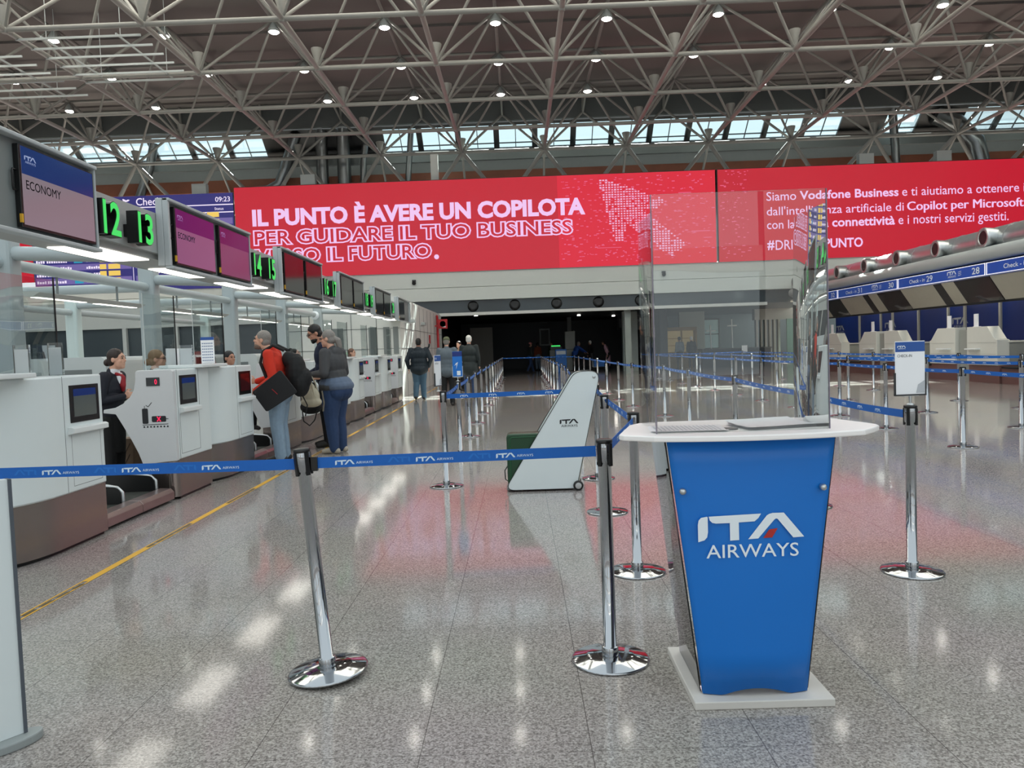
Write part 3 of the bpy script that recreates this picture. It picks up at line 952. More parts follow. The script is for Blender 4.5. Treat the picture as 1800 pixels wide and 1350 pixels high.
def belt(t, p0, p1, near=False, z=.945, sag=0.0, off=0.0):
    """blue belt with airline marks, a part of the stanchion it is drawn from (given in world coordinates)"""
    bpy.context.view_layer.update()
    p0, p1 = V(p0[0], p0[1], p0[2] if len(p0) > 2 else z), V(p1[0], p1[1], p1[2] if len(p1) > 2 else z)
    d = p1 - p0; L = d.length; d.normalize()
    side = V(d.y, -d.x, 0).normalized()
    if side.dot(-(p0 + p1)) < 0:
        side = -side
    p0 = p0 + d * .038; p1 = p1 - d * .038; L -= .076
    n = max(2, int(L / .25))
    inv = t.matrix_world.inverted()
    def at(s, v, w):
        q = p0 + d * (s * L); return q + V(0, 0, v - sag * 4 * s * (1 - s)) + side * w
    m = MB()
    A = [[at(i / n, v, w) for i in range(n + 1)] for v, w in ((-.024, .0009), (.024, .0009), (.024, -.0009), (-.024, -.0009))]
    vs = [[m.bm.verts.new(inv @ p) for p in r] for r in A]
    for k in range(4):
        for i in range(n):
            m.bm.faces.new((vs[k][i], vs[k][i + 1], vs[(k + 1) % 4][i + 1], vs[(k + 1) % 4][i]))
    for i in (0, n):
        m.bm.faces.new([vs[k][i] for k in range(4)])
    b = m.build('belt', M_BELT, t)
    lg = MB(); gh = MB()
    # reading direction seen from the photograph's side
    ux = side.cross(V(0, 0, 1)) * -1
    fwd = ux.dot(d) > 0
    s = .10 if near else .14
    step = .355 if near else .30
    while s + .2 < L:
        f = s / L if fwd else 1 - s / L
        q = at(f, 0, .0016)
        u2 = (d if fwd else -d)
        if near:
            logo(lg, inv @ (q + V(0, 0, -.0135)), inv.to_3x3() @ u2, inv.to_3x3() @ V(0, 0, 1), .086, tail='beside')
            if s > .3:
                logo(gh, inv @ (q - u2 * .125 + V(0, 0, -.0125)), inv.to_3x3() @ u2, inv.to_3x3() @ V(0, 0, 1), .10, mirror=True)
        else:
            logo(lg, inv @ (q + V(0, 0, -.013)), inv.to_3x3() @ u2, inv.to_3x3() @ V(0, 0, 1), .085)
        s += step
    if len(lg.bm.faces):
        lg.build('printed_logo', M_BELTLOGO, b)
    else:
        lg.bm.free()
    if len(gh.bm.faces):
        gh.build('pale_print', M_BELTGHOST, b)
    else:
        gh.bm.free()
    return b
def clip(t, p, d):
    """black belt end clip beside the cassette, world coordinates"""
    bpy.context.view_layer.update()
    inv = t.matrix_world.inverted()
    p = V(*p); d = V(*d).normalized(); s = V(d.y, -d.x, 0)
    M = inv @ Matrix.Translation(p) @ Matrix((d, s, V(0, 0, 1))).transposed().to_4x4()
    MB().box((.034, -.012, -.032), (.062, .012, .03), M).build('belt_clip', M_BLACK, t)

s1 = stanchion(-.90, 3.31, 'leaning chrome stanchion in front, with blue belts to both sides', near=True, tilt=math.radians(-4.2))
s0 = stanchion(-2.62, 3.31, 'chrome stanchion just beyond the left photo edge, holding the front belt', near=True)
s2 = stanchion(.363, 3.37, 'upright chrome stanchion close to the left of the blue podium', near=True)
belt(s1, (-.967, 3.31, .945), (-2.62, 3.31, .948), near=True)
belt(s2, (.363, 3.37, .951), (-.967, 3.31, .947), near=True)
clip(s1, (-.967, 3.31, .945), (1, .04, 0))
s3 = stanchion(.690, 4.69, 'chrome stanchion half hidden behind the left tip of the podium top', near=True)
s4 = stanchion(.704, 6.42, 'chrome stanchion right behind the white suitcase sizer', near=True)
belt(s2, (.363, 3.37), (.690, 4.69)); belt(s3, (.690, 4.69), (.73, 6.42))
# left row and the row behind the suitcase sizer
def rowpts(xf, y0, y1, n):
    return [(xf(y0 + (y1 - y0) * i / (n - 1)), y0 + (y1 - y0) * i / (n - 1)) for i in range(n)]
def ordinal(i, n):
    return ORD[i] if i < n else 'last'
LROW = [(-.813, 7.9), (-.85, 10.3), (-.86, 12.4), (-.87, 14.6), (-.87, 16.8), (-.86, 19.2)] + [(-.86, 21.6 + 2.3 * k) for k in range(8)]
BROW = [(.80, 8.08)] + [(.80 + .25 * min(1, k / 4), 10.3 + 2.25 * k) for k in range(13)]
CROW = [(2.308, 4.515), (2.42, 6.4), (2.62, 9.3), (2.68, 12.1), (2.80, 14.8), (2.55, 17.3), (2.52, 19.5)] + [(2.53, 22.2 + 2.6 * k) for k in range(6)]
EROW = [(5.48, 7.2), (5.48, 9.45), (5.56, 11.6), (5.74, 13.7), (5.68, 15.7), (5.62, 17.7)] + [(5.65, 19.9 + 2.2 * k) for k in range(8)]
FROW = [(7.30, 8.8), (7.35, 11.2), (7.36, 13.8), (7.32, 17.0)] + [(7.32, 19.4 + 2.3 * k) for k in range(6)]
GROW = [(9.2, 14.0), (9.2, 16.0), (9.2, 18.0), (9.27, 20.0), (9.3, 22.2)] + [(9.3, 24.6 + 2.4 * k) for k in range(4)]
ROWS = (('left', LROW, 'the left rope row', 'suitcase sizer and desks'), ('b', BROW, 'the rope row behind the suitcase sizer', ''),
        ('c', CROW, 'the rope row behind the podium', ''), ('e', EROW, 'the rope row right of the check-in sign', ''),
        ('f', FROW, 'the second rope row before the right desks', ''), ('g', GROW, 'the rope row nearest the right desks', ''))
LAST = {}
for nm, P, where, _ in ROWS:
    prev = None
    for i, (x, y) in enumerate(P):
        lab = 'chrome stanchion, %s from the front in %s' % (ORD[i], where)
        if nm == 'c' and i == 0:
            lab = 'chrome stanchion with the check-in sign on top, right of the podium'
        if nm == 'left' and i == 0:
            lab = 'chrome stanchion at the front of the left rope row, left of the green suitcase'
        s = stanchion(x, y, lab, 'stanchions of ' + where, near=(y < 8.3 and nm in ('left', 'b', 'c')))
        if prev is not None:
            belt(s, (x, y), P[i - 1], sag=.012)
        prev = s
        LAST[nm, i] = s
belt(LAST['left', 0], LROW[0], BROW[0])
belt(LAST['b', 0], BROW[0], (.73, 6.42))
belt(LAST['left', len(LROW) - 1], LROW[-1], BROW[-1]); belt(LAST['c', len(CROW) - 1], CROW[-1], BROW[-1])
belt(LAST['e', len(EROW) - 1], EROW[-1], FROW[-1]); belt(LAST['g', 0], GROW[0], FROW[3])
belt(LAST['g', len(GROW) - 1], GROW[-1], FROW[-1])

# ---- sign holders on stanchions
def sign_holder(lab, loc, rz, kind, w=.178, h=.315):
    t = thing('sign_holder', lab, 'sign', loc, rz)
    m = MB(); m.cyl((0, 0, .0), (0, 0, .06), .008, n=10); m.lathe([(.022, 0), (.022, .006), (.008, .012)], n=14); m.box((-.05, -.006, .052), (.05, .006, .062))
    m.build('stem', M_SILVER, t)
    f = MB(); f.box((-w / 2 - .006, -.008, .06), (-w / 2, .008, .06 + h * .42)); f.box((w / 2, -.008, .06), (w / 2 + .006, .008, .06 + h * .42)); f.box((-w / 2 - .006, -.008, .055), (w / 2 + .006, .008, .064))
    f.build('frame', M_DGREY if kind == 'white' else M_SILVER, t)
    bx((-w / 2, -.003, .064), (w / 2, .003, .064 + h)).build('sheet', M_PAPER if kind == 'white' else M_BLUE, t)
    q = MB(); q.box((-w / 2, -.0036, .064 + h * .80), (w / 2, -.003, .064 + h * .985))
    if kind == 'white':
        q.build('header', mat('sign_header_blue', (34, 84, 160), .4), t)
        q = MB(); logo(q, (-w / 2 + .012, -.0042, .064 + h * .875), (1, 0, 0), (0, 0, 1), .052, tail='below'); q.build('header_logo', M_LOGOWHITE, t)
        q = MB(); text(q, 'CHECK-IN', (-w / 2 + .012, -.0038, .064 + h * .70), (1, 0, 0), (0, 0, 1), .016, .088); q.build('lettering', M_LOGOBLACK, t)
        g = MB(); g.poly([(.0, .0), (.052, .0), (.052, .075), (.012, .05)], (w / 2 - .055, -.0040, .07), (1, 0, 0), (0, 0, 1)); g.build('crease', mat('sheet_crease', (188, 192, 198), .5), t)
    else:
        q.build('header', M_NAVY, t)
        q = MB(); q.poly([(0, .05), (.03, .07), (.02, .0), (.05, .10), (.02, .085)], (-.04, -.0038, .16), (1, 0, 0), (0, 0, 1)); q.poly([(0, 0), (.05, 0), (.05, .06), (0, .06)], (-.01, -.0038, .08), (1, 0, 0), (0, 0, 1)); q.build('pictogram', M_LOGOWHITE, t)
    return t
sign_holder('white CHECK-IN sign with blue header on the stanchion right of the podium', (2.308, 4.515, 1.004), .05, 'white')
sign_holder('white sign seen nearly edge on, on the front stanchion of the left row', (-.86, 7.9, 1.0), math.radians(74), 'white', w=.17)
sign_holder('blue sign standing on the second stanchion of the left rope row', (-.85, 10.3, 1.004), .1, 'blue', w=.13, h=.34)

# ================================================================== SUITCASE SIZER
t = thing('suitcase_sizer', 'white tail-fin shaped suitcase sizer with airline logo and small wheels', 'luggage sizer', (0, 7.45, 0))
def rounded(P, R, n=5):
    out = []
    for i, p in enumerate(P):
        p = Vector(p); a = Vector(P[i - 1]); b = Vector(P[(i + 1) % len(P)]); r = R[i] if isinstance(R, (list, tuple)) else R
        da = (a - p).normalized(); dbb = (b - p).normalized()
        ang = da.angle(dbb); L = min(r / math.tan(ang / 2), (a - p).length * .48, (b - p).length * .48)
        q0, q1 = p + da * L, p + dbb * L
        for k in range(n + 1):
            u = k / n
            out.append(tuple(q0 * (1 - u) ** 2 + p * 2 * u * (1 - u) + q1 * u * u))
    return out
FIN = rounded([(-.195, .018), (.520, .018), (.788, 1.175), (.535, 1.175)], [.06, .02, .09, .14], 7)
INF = [(x * .985 + .004, z * .985 + .008) for x, z in FIN]
for k, yy in enumerate((0, .255)):
    e = MB().prism(FIN, (0, yy, 0), (1, 0, 0), (0, 0, 1), (0, .018, 0)); pn = e.build('side_panel', M_WHITE, t, bevel=.002)
    if k == 0:
        tr = MB(); pts = [V(x, -.001, z) for x, z in FIN]; tr.tube(pts + [pts[0]], .0035, n=5); tr.build('edge_trim', M_BLACK, pn)
        q = MB(); logo(q, (.372, -.0015, .66), (1, 0, 0), (0, 0, 1), .185, tail='below'); q.build('lettering', M_LOGOBLACK, pn)
        q = MB(); q.lathe([(.016, 0), (.014, -.006), (.001, -.007)], (.722, -.0, 1.115), n=16, axis='y'); q.build('cap_screw', M_SILVER, pn)
    else:
        tr = MB(); pts = [V(x, yy - .001, z) for x, z in FIN]; tr.tube(pts + [pts[0]], .0035, n=5); tr.build('edge_trim', M_BLACK, pn)
cv = MB()
cv.prism([(.205, .60), (.225, .60), (.555, 1.118), (.60, 1.158), (.70, 1.158), (.75, 1.10), (.53, .06), (.545, .05), (.768, 1.10), (.71, 1.17), (.58, 1.17), (.535, 1.13)], (0, .019, 0), (1, 0, 0), (0, 0, 1), (0, .235, 0))
cv.build('spine', mat('sizer_cream', (206, 204, 194), .45), t)
bx((-.17, .019, .018), (.50, .254, .04)).build('floor_plate', M_GREY, t)
for yy in (-.022, .274):
    w = MB(); w.lathe([(.03, -.012), (.046, -.012), (.05, -.006), (.05, .008), (.046, .014), (.03, .014)], (.535, yy, .05), n=20, axis='y'); wh = w.build('wheel', M_BLACK, t)
    w = MB(); w.lathe([(.031, -.0135), (.012, -.0155), (.001, -.0155)], (.535, yy, .05), n=16, axis='y'); w.build('hub', M_SILVER, wh)
# the green suitcase in it
t = thing('suitcase', 'dark green hard suitcase standing inside the white fin-shaped sizer', 'suitcase', (0, 7.45, 0))
SC_ = rounded([(-.160, .045), (.36, .045), (.36, .575), (-.160, .575)], .05, 5)
M_GREENCASE = mat('dark_green_shell', (16, 62, 34), .35, vary=.05)
MB().prism(SC_, (0, .035, 0), (1, 0, 0), (0, 0, 1), (0, .20, 0)).build('shell', M_GREENCASE, t, bevel=.018)
IN = rounded([(-.125, .085), (.325, .085), (.325, .54), (-.125, .54)], .035, 5)
q = MB(); q.tube([V(x, .034, z) for x, z in IN] + [V(IN[0][0], .034, IN[0][1])], .006, n=6); q.tube([V(x, .236, z) for x, z in IN] + [V(IN[0][0], .236, IN[0][1])], .006, n=6)
q.build('ridge', mat('green_ridge', (28, 84, 50), .3), t)
q = MB(); q.tube([V(-.158, .13, .09), V(-.185, .13, .11), V(-.188, .13, .2), V(-.16, .13, .24)], .006, n=6); q.build('carry_handle', M_DGREY, t)
for yy in (.07, .20):
    q = MB(); q.cyl((-.10, yy - .012, .042), (-.10, yy + .012, .042), .012, n=8); q.cyl((.30, yy - .012, .042), (.30, yy + .012, .042), .012, n=8); q.build('wheel', M_BLACK, t).location.z = .0115
# ================================================================== LEFT CHECK-IN ISLAND
M_LIP = mat('desk_lip', (226, 230, 230), .3, vary=.01)
M_UIGREY = mat('screen_ui_grey', (70, 74, 72), .12, vary=.02, emit=(70, 76, 74), estr=.35)
M_UIBLUE = mat('screen_ui_blue', (20, 36, 90), .12, vary=.02, emit=(24, 44, 104), estr=.35)
M_REDREFL = mat('screen_red_reflection', (40, 10, 12), .12, vary=.02, emit=(58, 10, 16), estr=.35)  # dark screen with the billboard's red reflection put into its colour
M_LEDDIG = mat('red_digits', (200, 20, 60), .4, vary=0, emit=(236, 30, 84), estr=1.0)
def ybox(x0, x1, y0, y1, z0, z1):
    return ((x0, y0, z0), (x1, y1, z1))
def desk_screen(t, x, y0, y1, z0, z1, ui):
    f = bx(*ybox(x - .02, x + .006, y0, y1, z0, z1)).build('screen', M_BLACK, t, bevel=.003)
    q = MB(); m_ = .045
    q.face([V(x + .0075, y0 + m_, z0 + m_), V(x + .0075, y1 - m_, z0 + m_), V(x + .0075, y1 - m_, z1 - .085), V(x + .0075, y0 + m_, z1 - .085)])
    q.build('display', ui, f)
    q = MB(); q.face([V(x + .0075, y0 + m_, z1 - .085), V(x + .0075, y1 - m_, z1 - .085), V(x + .0075, y1 - m_, z1 - .03), V(x + .0075, y0 + m_, z1 - .03)])
    q.build('display_header', M_UIBLUE if ui is not M_REDREFL else M_REDREFL, f)
def desk_door(t, x, y0, y1, z0, z1):
    q = MB(); w = .0035
    for a in (ybox(x, x + .0012, y0, y0 + w, z0, z1), ybox(x, x + .0012, y1 - w, y1, z0, z1), ybox(x, x + .0012, y0, y1, z0, z0 + w)):
        q.box(*a)
    q.build('door_seam', M_SEAM, t)
def lip(t, x, y0, y1, z):
    q = MB(); q.prism([(0, 0), (.05, .012), (.05, .05), (.03, .06), (0, .06)], (x, y0, z), (1, 0, 0), (0, 0, 1), (0, y1 - y0, 0))
    q.build('ledge', M_LIP, t, bevel=.004)
def desk_a(k, Y, lab):
    """desk whose cut-out end panel faces the entrance"""
    t = thing('check_in_desk', lab, 'desk', (-3.5, Y, 0), group='white check-in desks of the left island')
    EP = [(.0, .405), (.0, 1.31), (-.02, 1.33), (-.36, 1.33), (-.38, 1.31), (-.385, 1.22), (-.405, 1.13), (-.45, 1.06), (-.52, 1.0), (-.60, .962), (-.72, .945), (-.725, .91), (-.60, .895), (-.53, .77), (-.45, .62), (-.39, .49), (-.35, .375)]
    MB().prism(EP, (0, 0, 0), (1, 0, 0), (0, 0, 1), (0, .06, 0)).build('end_panel', mat('end_panel_grey_white', (206, 208, 210), .38, vary=.015), t, bevel=.006)
    b = bx(*ybox(-.36, -.002, .06, .885, .41, 1.33)); b.build('body', M_WHITE, t, bevel=.012)
    bx(*ybox(-.62, -.36, .07, .885, .90, .935)).build('worktop', M_WHITE, t)
    p = MB(); p.box(*ybox(-.36, -.02, .10, .885, .03, .41)); p.cyl((-.07, .08, .03), (-.07, .08, .41), .06, n=16); p.build('plinth', M_STEEL, t)
    bx(*ybox(-.34, -.04, .12, .885, 0, .03)).build('toe_recess', M_BLACK, t)
    d = bx(*ybox(-.27, -.135, -.006, .0, 1.17, 1.255)).build('weight_display', M_DGREY, t)
    q = MB(); text(q, '0', (-.185, -.0075, 1.185), (1, 0, 0), (0, 0, 1), .052, .026, bold=.02); q.build('digits', M_LEDDIG, d)
    # luggage pictogram
    q = MB(); o = (-.39, -.002, .70)
    def R(x0, z0, x1, z1): q.poly(rounded([(x0, z0), (x1, z0), (x1, z1), (x0, z1)], .012, 2), o, (1, 0, 0), (0, 0, 1))
    R(.06, .09, .12, .245); R(.155, .105, .30, .165)
    q.poly([(.085, .245), (.09, .245), (.09, .272), (.085, .272)], o, (1, 0, 0), (0, 0, 1))
    q.poly([(.30, .132), (.325, .132), (.325, .138), (.30, .138)], o, (1, 0, 0), (0, 0, 1))
    q.poly([(.06, .075), (.32, .08), (.32, .086), (.06, .081)], o, (1, 0, 0), (0, 0, 1))
    q.poly([(.10, .275), (.125, .258), (.165, .302), (.16, .305), (.125, .266), (.103, .28)], o, (1, 0, 0), (0, 0, 1))
    for i in range(8):
        c = (.075 + i * .034, .058)
        q.poly([(c[0] + .009 * math.cos(a), c[1] + .009 * math.sin(a)) for a in [2 * PI * j / 10 for j in range(10)]], o, (1, 0, 0), (0, 0, 1))
    q.build('pictogram', M_LOGOBLACK, t)
    q = MB()
    for sgn in (1, -1):
        q.poly([(.205, .135 - sgn * .022), (.215, .135 - sgn * .026), (.25, .135 + sgn * .022), (.24, .135 + sgn * .026)], (o[0], -.003, o[2]), (1, 0, 0), (0, 0, 1))
    q.build('red_cross', M_LEDDIG, t)
    desk_screen(t, 0, .14, .54, .965, 1.265, M_UIGREY)
    lip(t, -.002, .12, .56, .875); desk_door(t, -.002, .12, .58, .46, .87)
    q = bx(*ybox(-.003, .0, .085, .088, .42, 1.325), *ybox(-.003, .0, .60, .603, .9, 1.325)); q.build('panel_seam', M_SEAM, t)
    return t
def desk_b(k, Y, lab, ui):
    """desk with a rounded near corner, then a flat front up to the belt gap; local y runs 0..1.26"""
    t = thing('check_in_desk', lab, 'desk', (-3.5, Y, 0), group='white check-in desks of the left island')
    plan = [(-.36, .05)] + [(-.28 + .31 * math.sin(a), .05 + .58 - .58 * math.cos(a)) for a in [PI / 2 * i / 10 for i in range(11)]] + [(.03, 1.26), (-.36, 1.26)]
    MB().prism(plan, (0, 0, .43), (1, 0, 0), (0, 1, 0), (0, 0, .90)).build('body', M_WHITE, t, bevel=.014, smooth=35)
    pl = [(x - .012, y + (.01 if y < 1 else -.005)) for x, y in plan]
    MB().prism(pl, (0, 0, .03), (1, 0, 0), (0, 1, 0), (0, 0, .40)).build('plinth', M_STEEL, t, smooth=35)
    MB().prism([(x - .035, y) for x, y in pl], (0, 0, 0), (1, 0, 0), (0, 1, 0), (0, 0, .03)).build('toe_recess', M_BLACK, t)
    bx(*ybox(-.62, -.36, .05, 1.2, .90, .935)).build('worktop', M_WHITE, t)
    bx(*ybox(-.40, .075, -.35, .36, 1.332, 1.368)).build('transaction_shelf', M_LIP, t, bevel=.008)
    desk_screen(t, .03, .80, 1.20, .965, 1.255, ui)
    lip(t, .028, .76, 1.25, .875); desk_door(t, .029, .80, 1.20, .475, .87)
    bx(*ybox(.028, .031, .72, .7235, .44, 1.325)).build('panel_seam', M_SEAM, t)
    bx(*ybox(-.02, .0, 1.26, 1.31, .865, .9)).build('side_hook', M_LIP, t)
    return t
P1 = 3.52
where = ['nearest belt gap', 'second belt gap', 'third belt gap', 'fourth belt gap', 'fifth belt gap']
desk_b(0, 4.98, 'white check-in desk at the left photo edge, rounded steel corner, grey screen', M_UIGREY)
for k in range(1, 6):
    desk_a(k, 7.6 + P1 * (k - 1), 'white check-in desk with luggage pictogram, far side of the ' + where[k - 1])
for k in range(1, 5):
    desk_b(k, 4.98 + P1 * k, 'white check-in desk with a rounded end, near side of the ' + where[k], M_REDREFL if k == 1 else M_UIGREY)
# baggage belts in the gaps
M_RUBBER = mat('belt_rubber', (52, 54, 48), .7, vary=.15, scale=3, bump=.3, aniso=(40, 2, 2))
M_BELTSTEEL = mat('belt_front_steel', (160, 140, 138), .3, .85, vary=.08)
for k in range(5):
    Y = 6.26 + P1 * k
    t = thing('baggage_conveyor', 'steel fronted twin baggage conveyor between the desks, in the ' + where[k], 'conveyor', (-3.55, Y, 0), group='baggage conveyors between the desks')
    for i in range(2):
        y0 = .04 + .64 * i
        bx(*ybox(-.7, -.10, y0, y0 + .60, .09, .115)).build('belt_surface', M_RUBBER, t)
        fb = MB(); fb.prism([(0, 0.015), (.045, .03), (.045, .10), (.015, .135), (-.10, .14), (-.10, .015)], (-.02, y0 - .02, 0), (1, 0, 0), (0, 0, 1), (0, .63, 0))
        fb.build('front_bar', M_BELTSTEEL, t, bevel=.004)
        g = MB(); y1 = y0 + .58
        g.prism(rounded([(-.7, .10), (-.16, .10), (-.16, .27), (-.7, .31)], [.01, .06, .08, .01], 5), (0, y1, 0), (1, 0, 0), (0, 0, 1), (0, .05, 0))
        go = g.build('side_guard', M_BLACK, t)
        g = MB(); g.tube([(-.7, y1 + .025, .318), (-.28, y1 + .025, .28), (-.2, y1 + .025, .265), (-.155, y1 + .025, .22), (-.152, y1 + .025, .13)], .018, n=8); g.build('steel_rail', M_SILVER, go)
        if i == 0:
            g = MB(); g.lathe([(.018, 0), (.016, -.006), (.001, -.007)], (-.42, y1, .2), axis='y', n=14); g.build('sensor', M_LOGOWHITE, go)
    bx(*ybox(-.7, -.1, .02, 1.3, 0, .09)).build('frame', M_DGREY, t)

# clear panes on the desks
for k in range(0, 6):
    for part, y0, y1 in (('a', 7.66 + P1 * (k - 1), 8.36 + P1 * (k - 1)), ('b', 5.3 + P1 * k, 6.2 + P1 * k)):
        if (part == 'a' and k == 0) or (part == 'b' and k == 5):
            continue
        t = thing('desk_screen_pane', 'clear black-edged pane on the %s desk, %s' % ('pictogram' if part == 'a' else 'rounded', ('beyond the ' + where[k - 1]) if part == 'a' else 'before the ' + where[k]), 'clear screen', (-3.80, y0, 1.332), group='clear panes on the left desks')
        bx((0, 0, 0), (.006, y1 - y0, .78)).build('pane', M_PANE, t)
        bx((-.002, y1 - y0, 0), (.008, y1 - y0 + .01, .80)).build('edge_post', M_BLACK, t)
        if k in (1, 2, 0):
            bx((0, 0, 0), (.004, .012, .78)).build('edge_strip', M_LIP, t)

# ------------------------------------------------ canopy, columns and tubes
M_TUBE = mat('canopy_tube_grey', (176, 186, 188), .4, vary=.02)
cp = MB()
cp.box((-4.05, 3.0, 2.42), (-3.55, 24.0, 2.47)); cp.box((-3.78, 3.0, 2.47), (-3.5, 24.0, 2.86)); cp.box((-4.05, 3.0, 2.47), (-3.99, 24.0, 2.6))
t = tag(cp.build('canopy_fascia', mat('canopy_grey', (172, 174, 172), .45, vary=.02)), 'long pale grey fascia carrying the screens above the left desks', 'canopy')
for k in range(10):
    o = tag(bx((-3.98, 6.45 + 1.76 * k, 2.408), (-3.6, 7.45 + 1.76 * k, 2.42)).build('canopy_light', M_LAMPSOFT), 'white light panel under the left fascia, %s from the front' % ORD[k], 'lamp', 'light panels under the left fascia')
for k in range(5):
    yy = 9.05 + P1 * k
    w = .13
    t = thing('canopy_column', 'pale column of the left canopy behind the desks, %s from the front' % ORD[k], 'column', (-6.1, yy, 0), group='front canopy columns')
    MB().prism(rounded([(-w, -w), (w, -w), (w, w), (-w, w)], .06, 3), (0, 0, 0), (1, 0, 0), (0, 1, 0), (0, 0, 2.95)).build('shaft', M_TUBE, t)
    q = MB(); q.cyl((.1, 0, 2.76), (2.06, 0, 2.66), .085, n=14); q.build('cross_tube', M_TUBE, t)
    q = MB(); q.cyl((0, -P1 + .13, 2.64), (0, -.13, 2.64), .07, n=14); q.build('long_tube', M_TUBE, t)
    t2 = thing('canopy_column', 'pale column of the rear canopy row, %s from the front' % ORD[k], 'column', (-9.8, yy + 3.5 - P1 + .6, 0), group='rear canopy columns')
    MB().prism(rounded([(-w, -w), (w, -w), (w, w), (-w, w)], .06, 3), (0, 0, 0), (1, 0, 0), (0, 1, 0), (0, 0, 2.85)).build('shaft', mat('rear_column_white', (206, 222, 220), .4, vary=.02), t2)
    q = MB(); q.cyl((.1, 0, 2.7), (3.4, 0, 2.7), .08, n=12); q.build('cross_tube', M_TUBE, t2)
    q = MB(); q.cyl((0, -P1 + .13, 2.55), (0, -.13, 2.55), .07, n=12); q.build('long_tube', M_TUBE, t2)
    # hanging light tray under the long tube
    t3 = thing('hanging_light', 'white linear lamp hung by rods behind the desks, %s from the front' % ORD[k], 'lamp', (-6.1, yy - P1 + .4, 2.30), group='hanging linear lamps')
    MB().prism([(-.14, .03), (-.05, -.02), (.05, -.02), (.14, .03), (.05, .045), (-.05, .045)], (0, 0, 0), (1, 0, 0), (0, 0, 1), (0, 2.7, 0)).build('tray', M_WARM, t3)
    bx((-.045, .1, -.026), (.045, 1.2, -.02), (-.045, 1.5, -.026), (.045, 2.6, -.02)).build('tube_lamp', M_LAMPSOFT, t3)
    q = MB(); q.cyl((0, .6, .04), (0, .6, .32), .016, n=8); q.cyl((0, 2.1, .04), (0, 2.1, .32), .016, n=8); q.build('rod', M_GREY, t3)
# rear desks of the island (backs seen from here) and their panes
for k in range(4):
    Y = 8.6 + P1 * k
    t = thing('rear_desk', 'white desk back with grey recess behind the left desks, %s from the front' % ORD[k], 'desk', (-7.6, Y, 0), group='rear desks of the left island')
    b = MB(); b.prism(rounded([(-.9, 0), (.95, 0), (.95, 1.52), (-.9, 1.52)], [.02, .02, .12, .12], 4), (0, 0, 0), (1, 0, 0), (0, 0, 1), (0, 1.6, 0))
    b.build('body', mat('rear_desk_white', (200, 206, 206), .4, vary=.02), t)
    bx((.10, -.01, .6), (.72, .0, 1.32)).build('recess', M_GREY, t)
    bx((-.8, -.008, .95), (-.1, .0, 1.30)).build('side_board', M_LGREY, t)

# items on the desks
def holder(lab, loc, rz=0, w=.10, h=.27):
    t = thing('leaflet_holder', lab, 'holder', loc, rz)
    bx((-w / 2, -.025, 0), (w / 2, -.022, h), (-w / 2, .022, 0), (w / 2, .025, h * .7), (-w / 2, -.025, 0), (-w / 2 + .003, .025, h), (w / 2 - .003, -.025, 0), (w / 2, .025, h), (-w / 2, -.025, 0), (w / 2, .025, .004)).build('pocket', M_ACRYLIC, t)
    bx((-w / 2 + .006, -.018, .005), (w / 2 - .006, .015, h * .86)).build('leaflets', M_PAPER, t)
holder('clear leaflet holder on the nearest desk at the left edge', (-3.66, 5.55, 1.333), .3, .10, .24)
holder('clear leaflet holder on the nearest desk beside the waiting clerk', (-3.70, 6.02, 1.333), .3, .10, .26)
holder('clear leaflet holder on the second desk beside the bun-haired clerk', (-3.66, 8.30, 1.333), .3, .13, .25)
t = thing('desk_monitor', 'white backed monitor in front of the bun-haired clerk', 'monitor', (-3.98, 8.75, .937))
bx((-.02, -.2, .38), (.02, .2, .62)).build('screen', M_PAPER, t); bx((-.05, -.1, 0), (.05, .1, .02), (-.015, -.03, .02), (.015, .03, .4)).build('stand', M_BLACK, t)
t = thing('notice_board', 'tall paper notice with a blue heading on the second rounded desk', 'notice', (-3.66, 8.88, 1.37), .15)
bx((-.075, 0, 0), (.075, .006, .31)).build('sheet', M_PAPER, t)
bx((-.075, -.002, .275), (.075, 0, .31)).build('heading', mat('notice_blue', (40, 84, 160), .5), t)
q = MB()
for r in range(7):
    for c in range(6):
        q.face([V(-.062 + c * .021, -.001, .03 + r * .033), V(-.046 + c * .021, -.001, .03 + r * .033), V(-.046 + c * .021, -.001, .045 + r * .033), V(-.062 + c * .021, -.001, .045 + r * .033)])
q.build('print', mat('notice_print', (150, 160, 186), .7), t); bx((-.05, -.03, -.004), (.05, .04, 0)).build('foot', M_DGREY, t)
for i, (x, y, n) in enumerate(((-3.66, 5.35, 'low black monitor top on the nearest desk at the left edge'), (-3.66, 9.52, 'black screen behind the second rounded desk'), (-3.66, 16.3, 'black device behind the desks near the far end'))):
    tag(bx((x - .31, y - .25, 1.0), (x - .27, y + .25, 1.45), (x - .36, y - .1, .936), (x - .24, y + .1, .95), (x - .3, y - .03, .95), (x - .28, y + .03, 1.0)).build('desk_monitor', M_BLACK), n, 'monitor')
t = thing('tote_bag', 'quilted brown bag standing on the floor below the waiting clerk', 'bag', (-4.47, 8.35, 0))
M_QUILT = mat('quilted_brown', (120, 98, 78), .6, vary=.2, scale=14, bump=.6)
MB().prism(rounded([(-.17, .0), (.17, .0), (.20, .58), (-.20, .58)], .03, 3), (0, -.1, 0), (1, 0, 0), (0, 0, 1), (0, .22, 0)).build('body', M_QUILT, t, bevel=.02)
q = MB()
for k in range(-3, 8):
    for s in (1, -1):
        a = V(-.18 + k * .06, -.102, .03); b = a + V(s * .28, 0, .5)
        pts = [a + (b - a) * u for u in (0, .25, .5, .75, 1)]
        pts = [p for p in pts if abs(p.x) < .17]
        if len(pts) > 1:
            q.tube(pts, .004, n=4)
q.build('stitching', mat('quilt_seam', (70, 56, 46), .7), t)

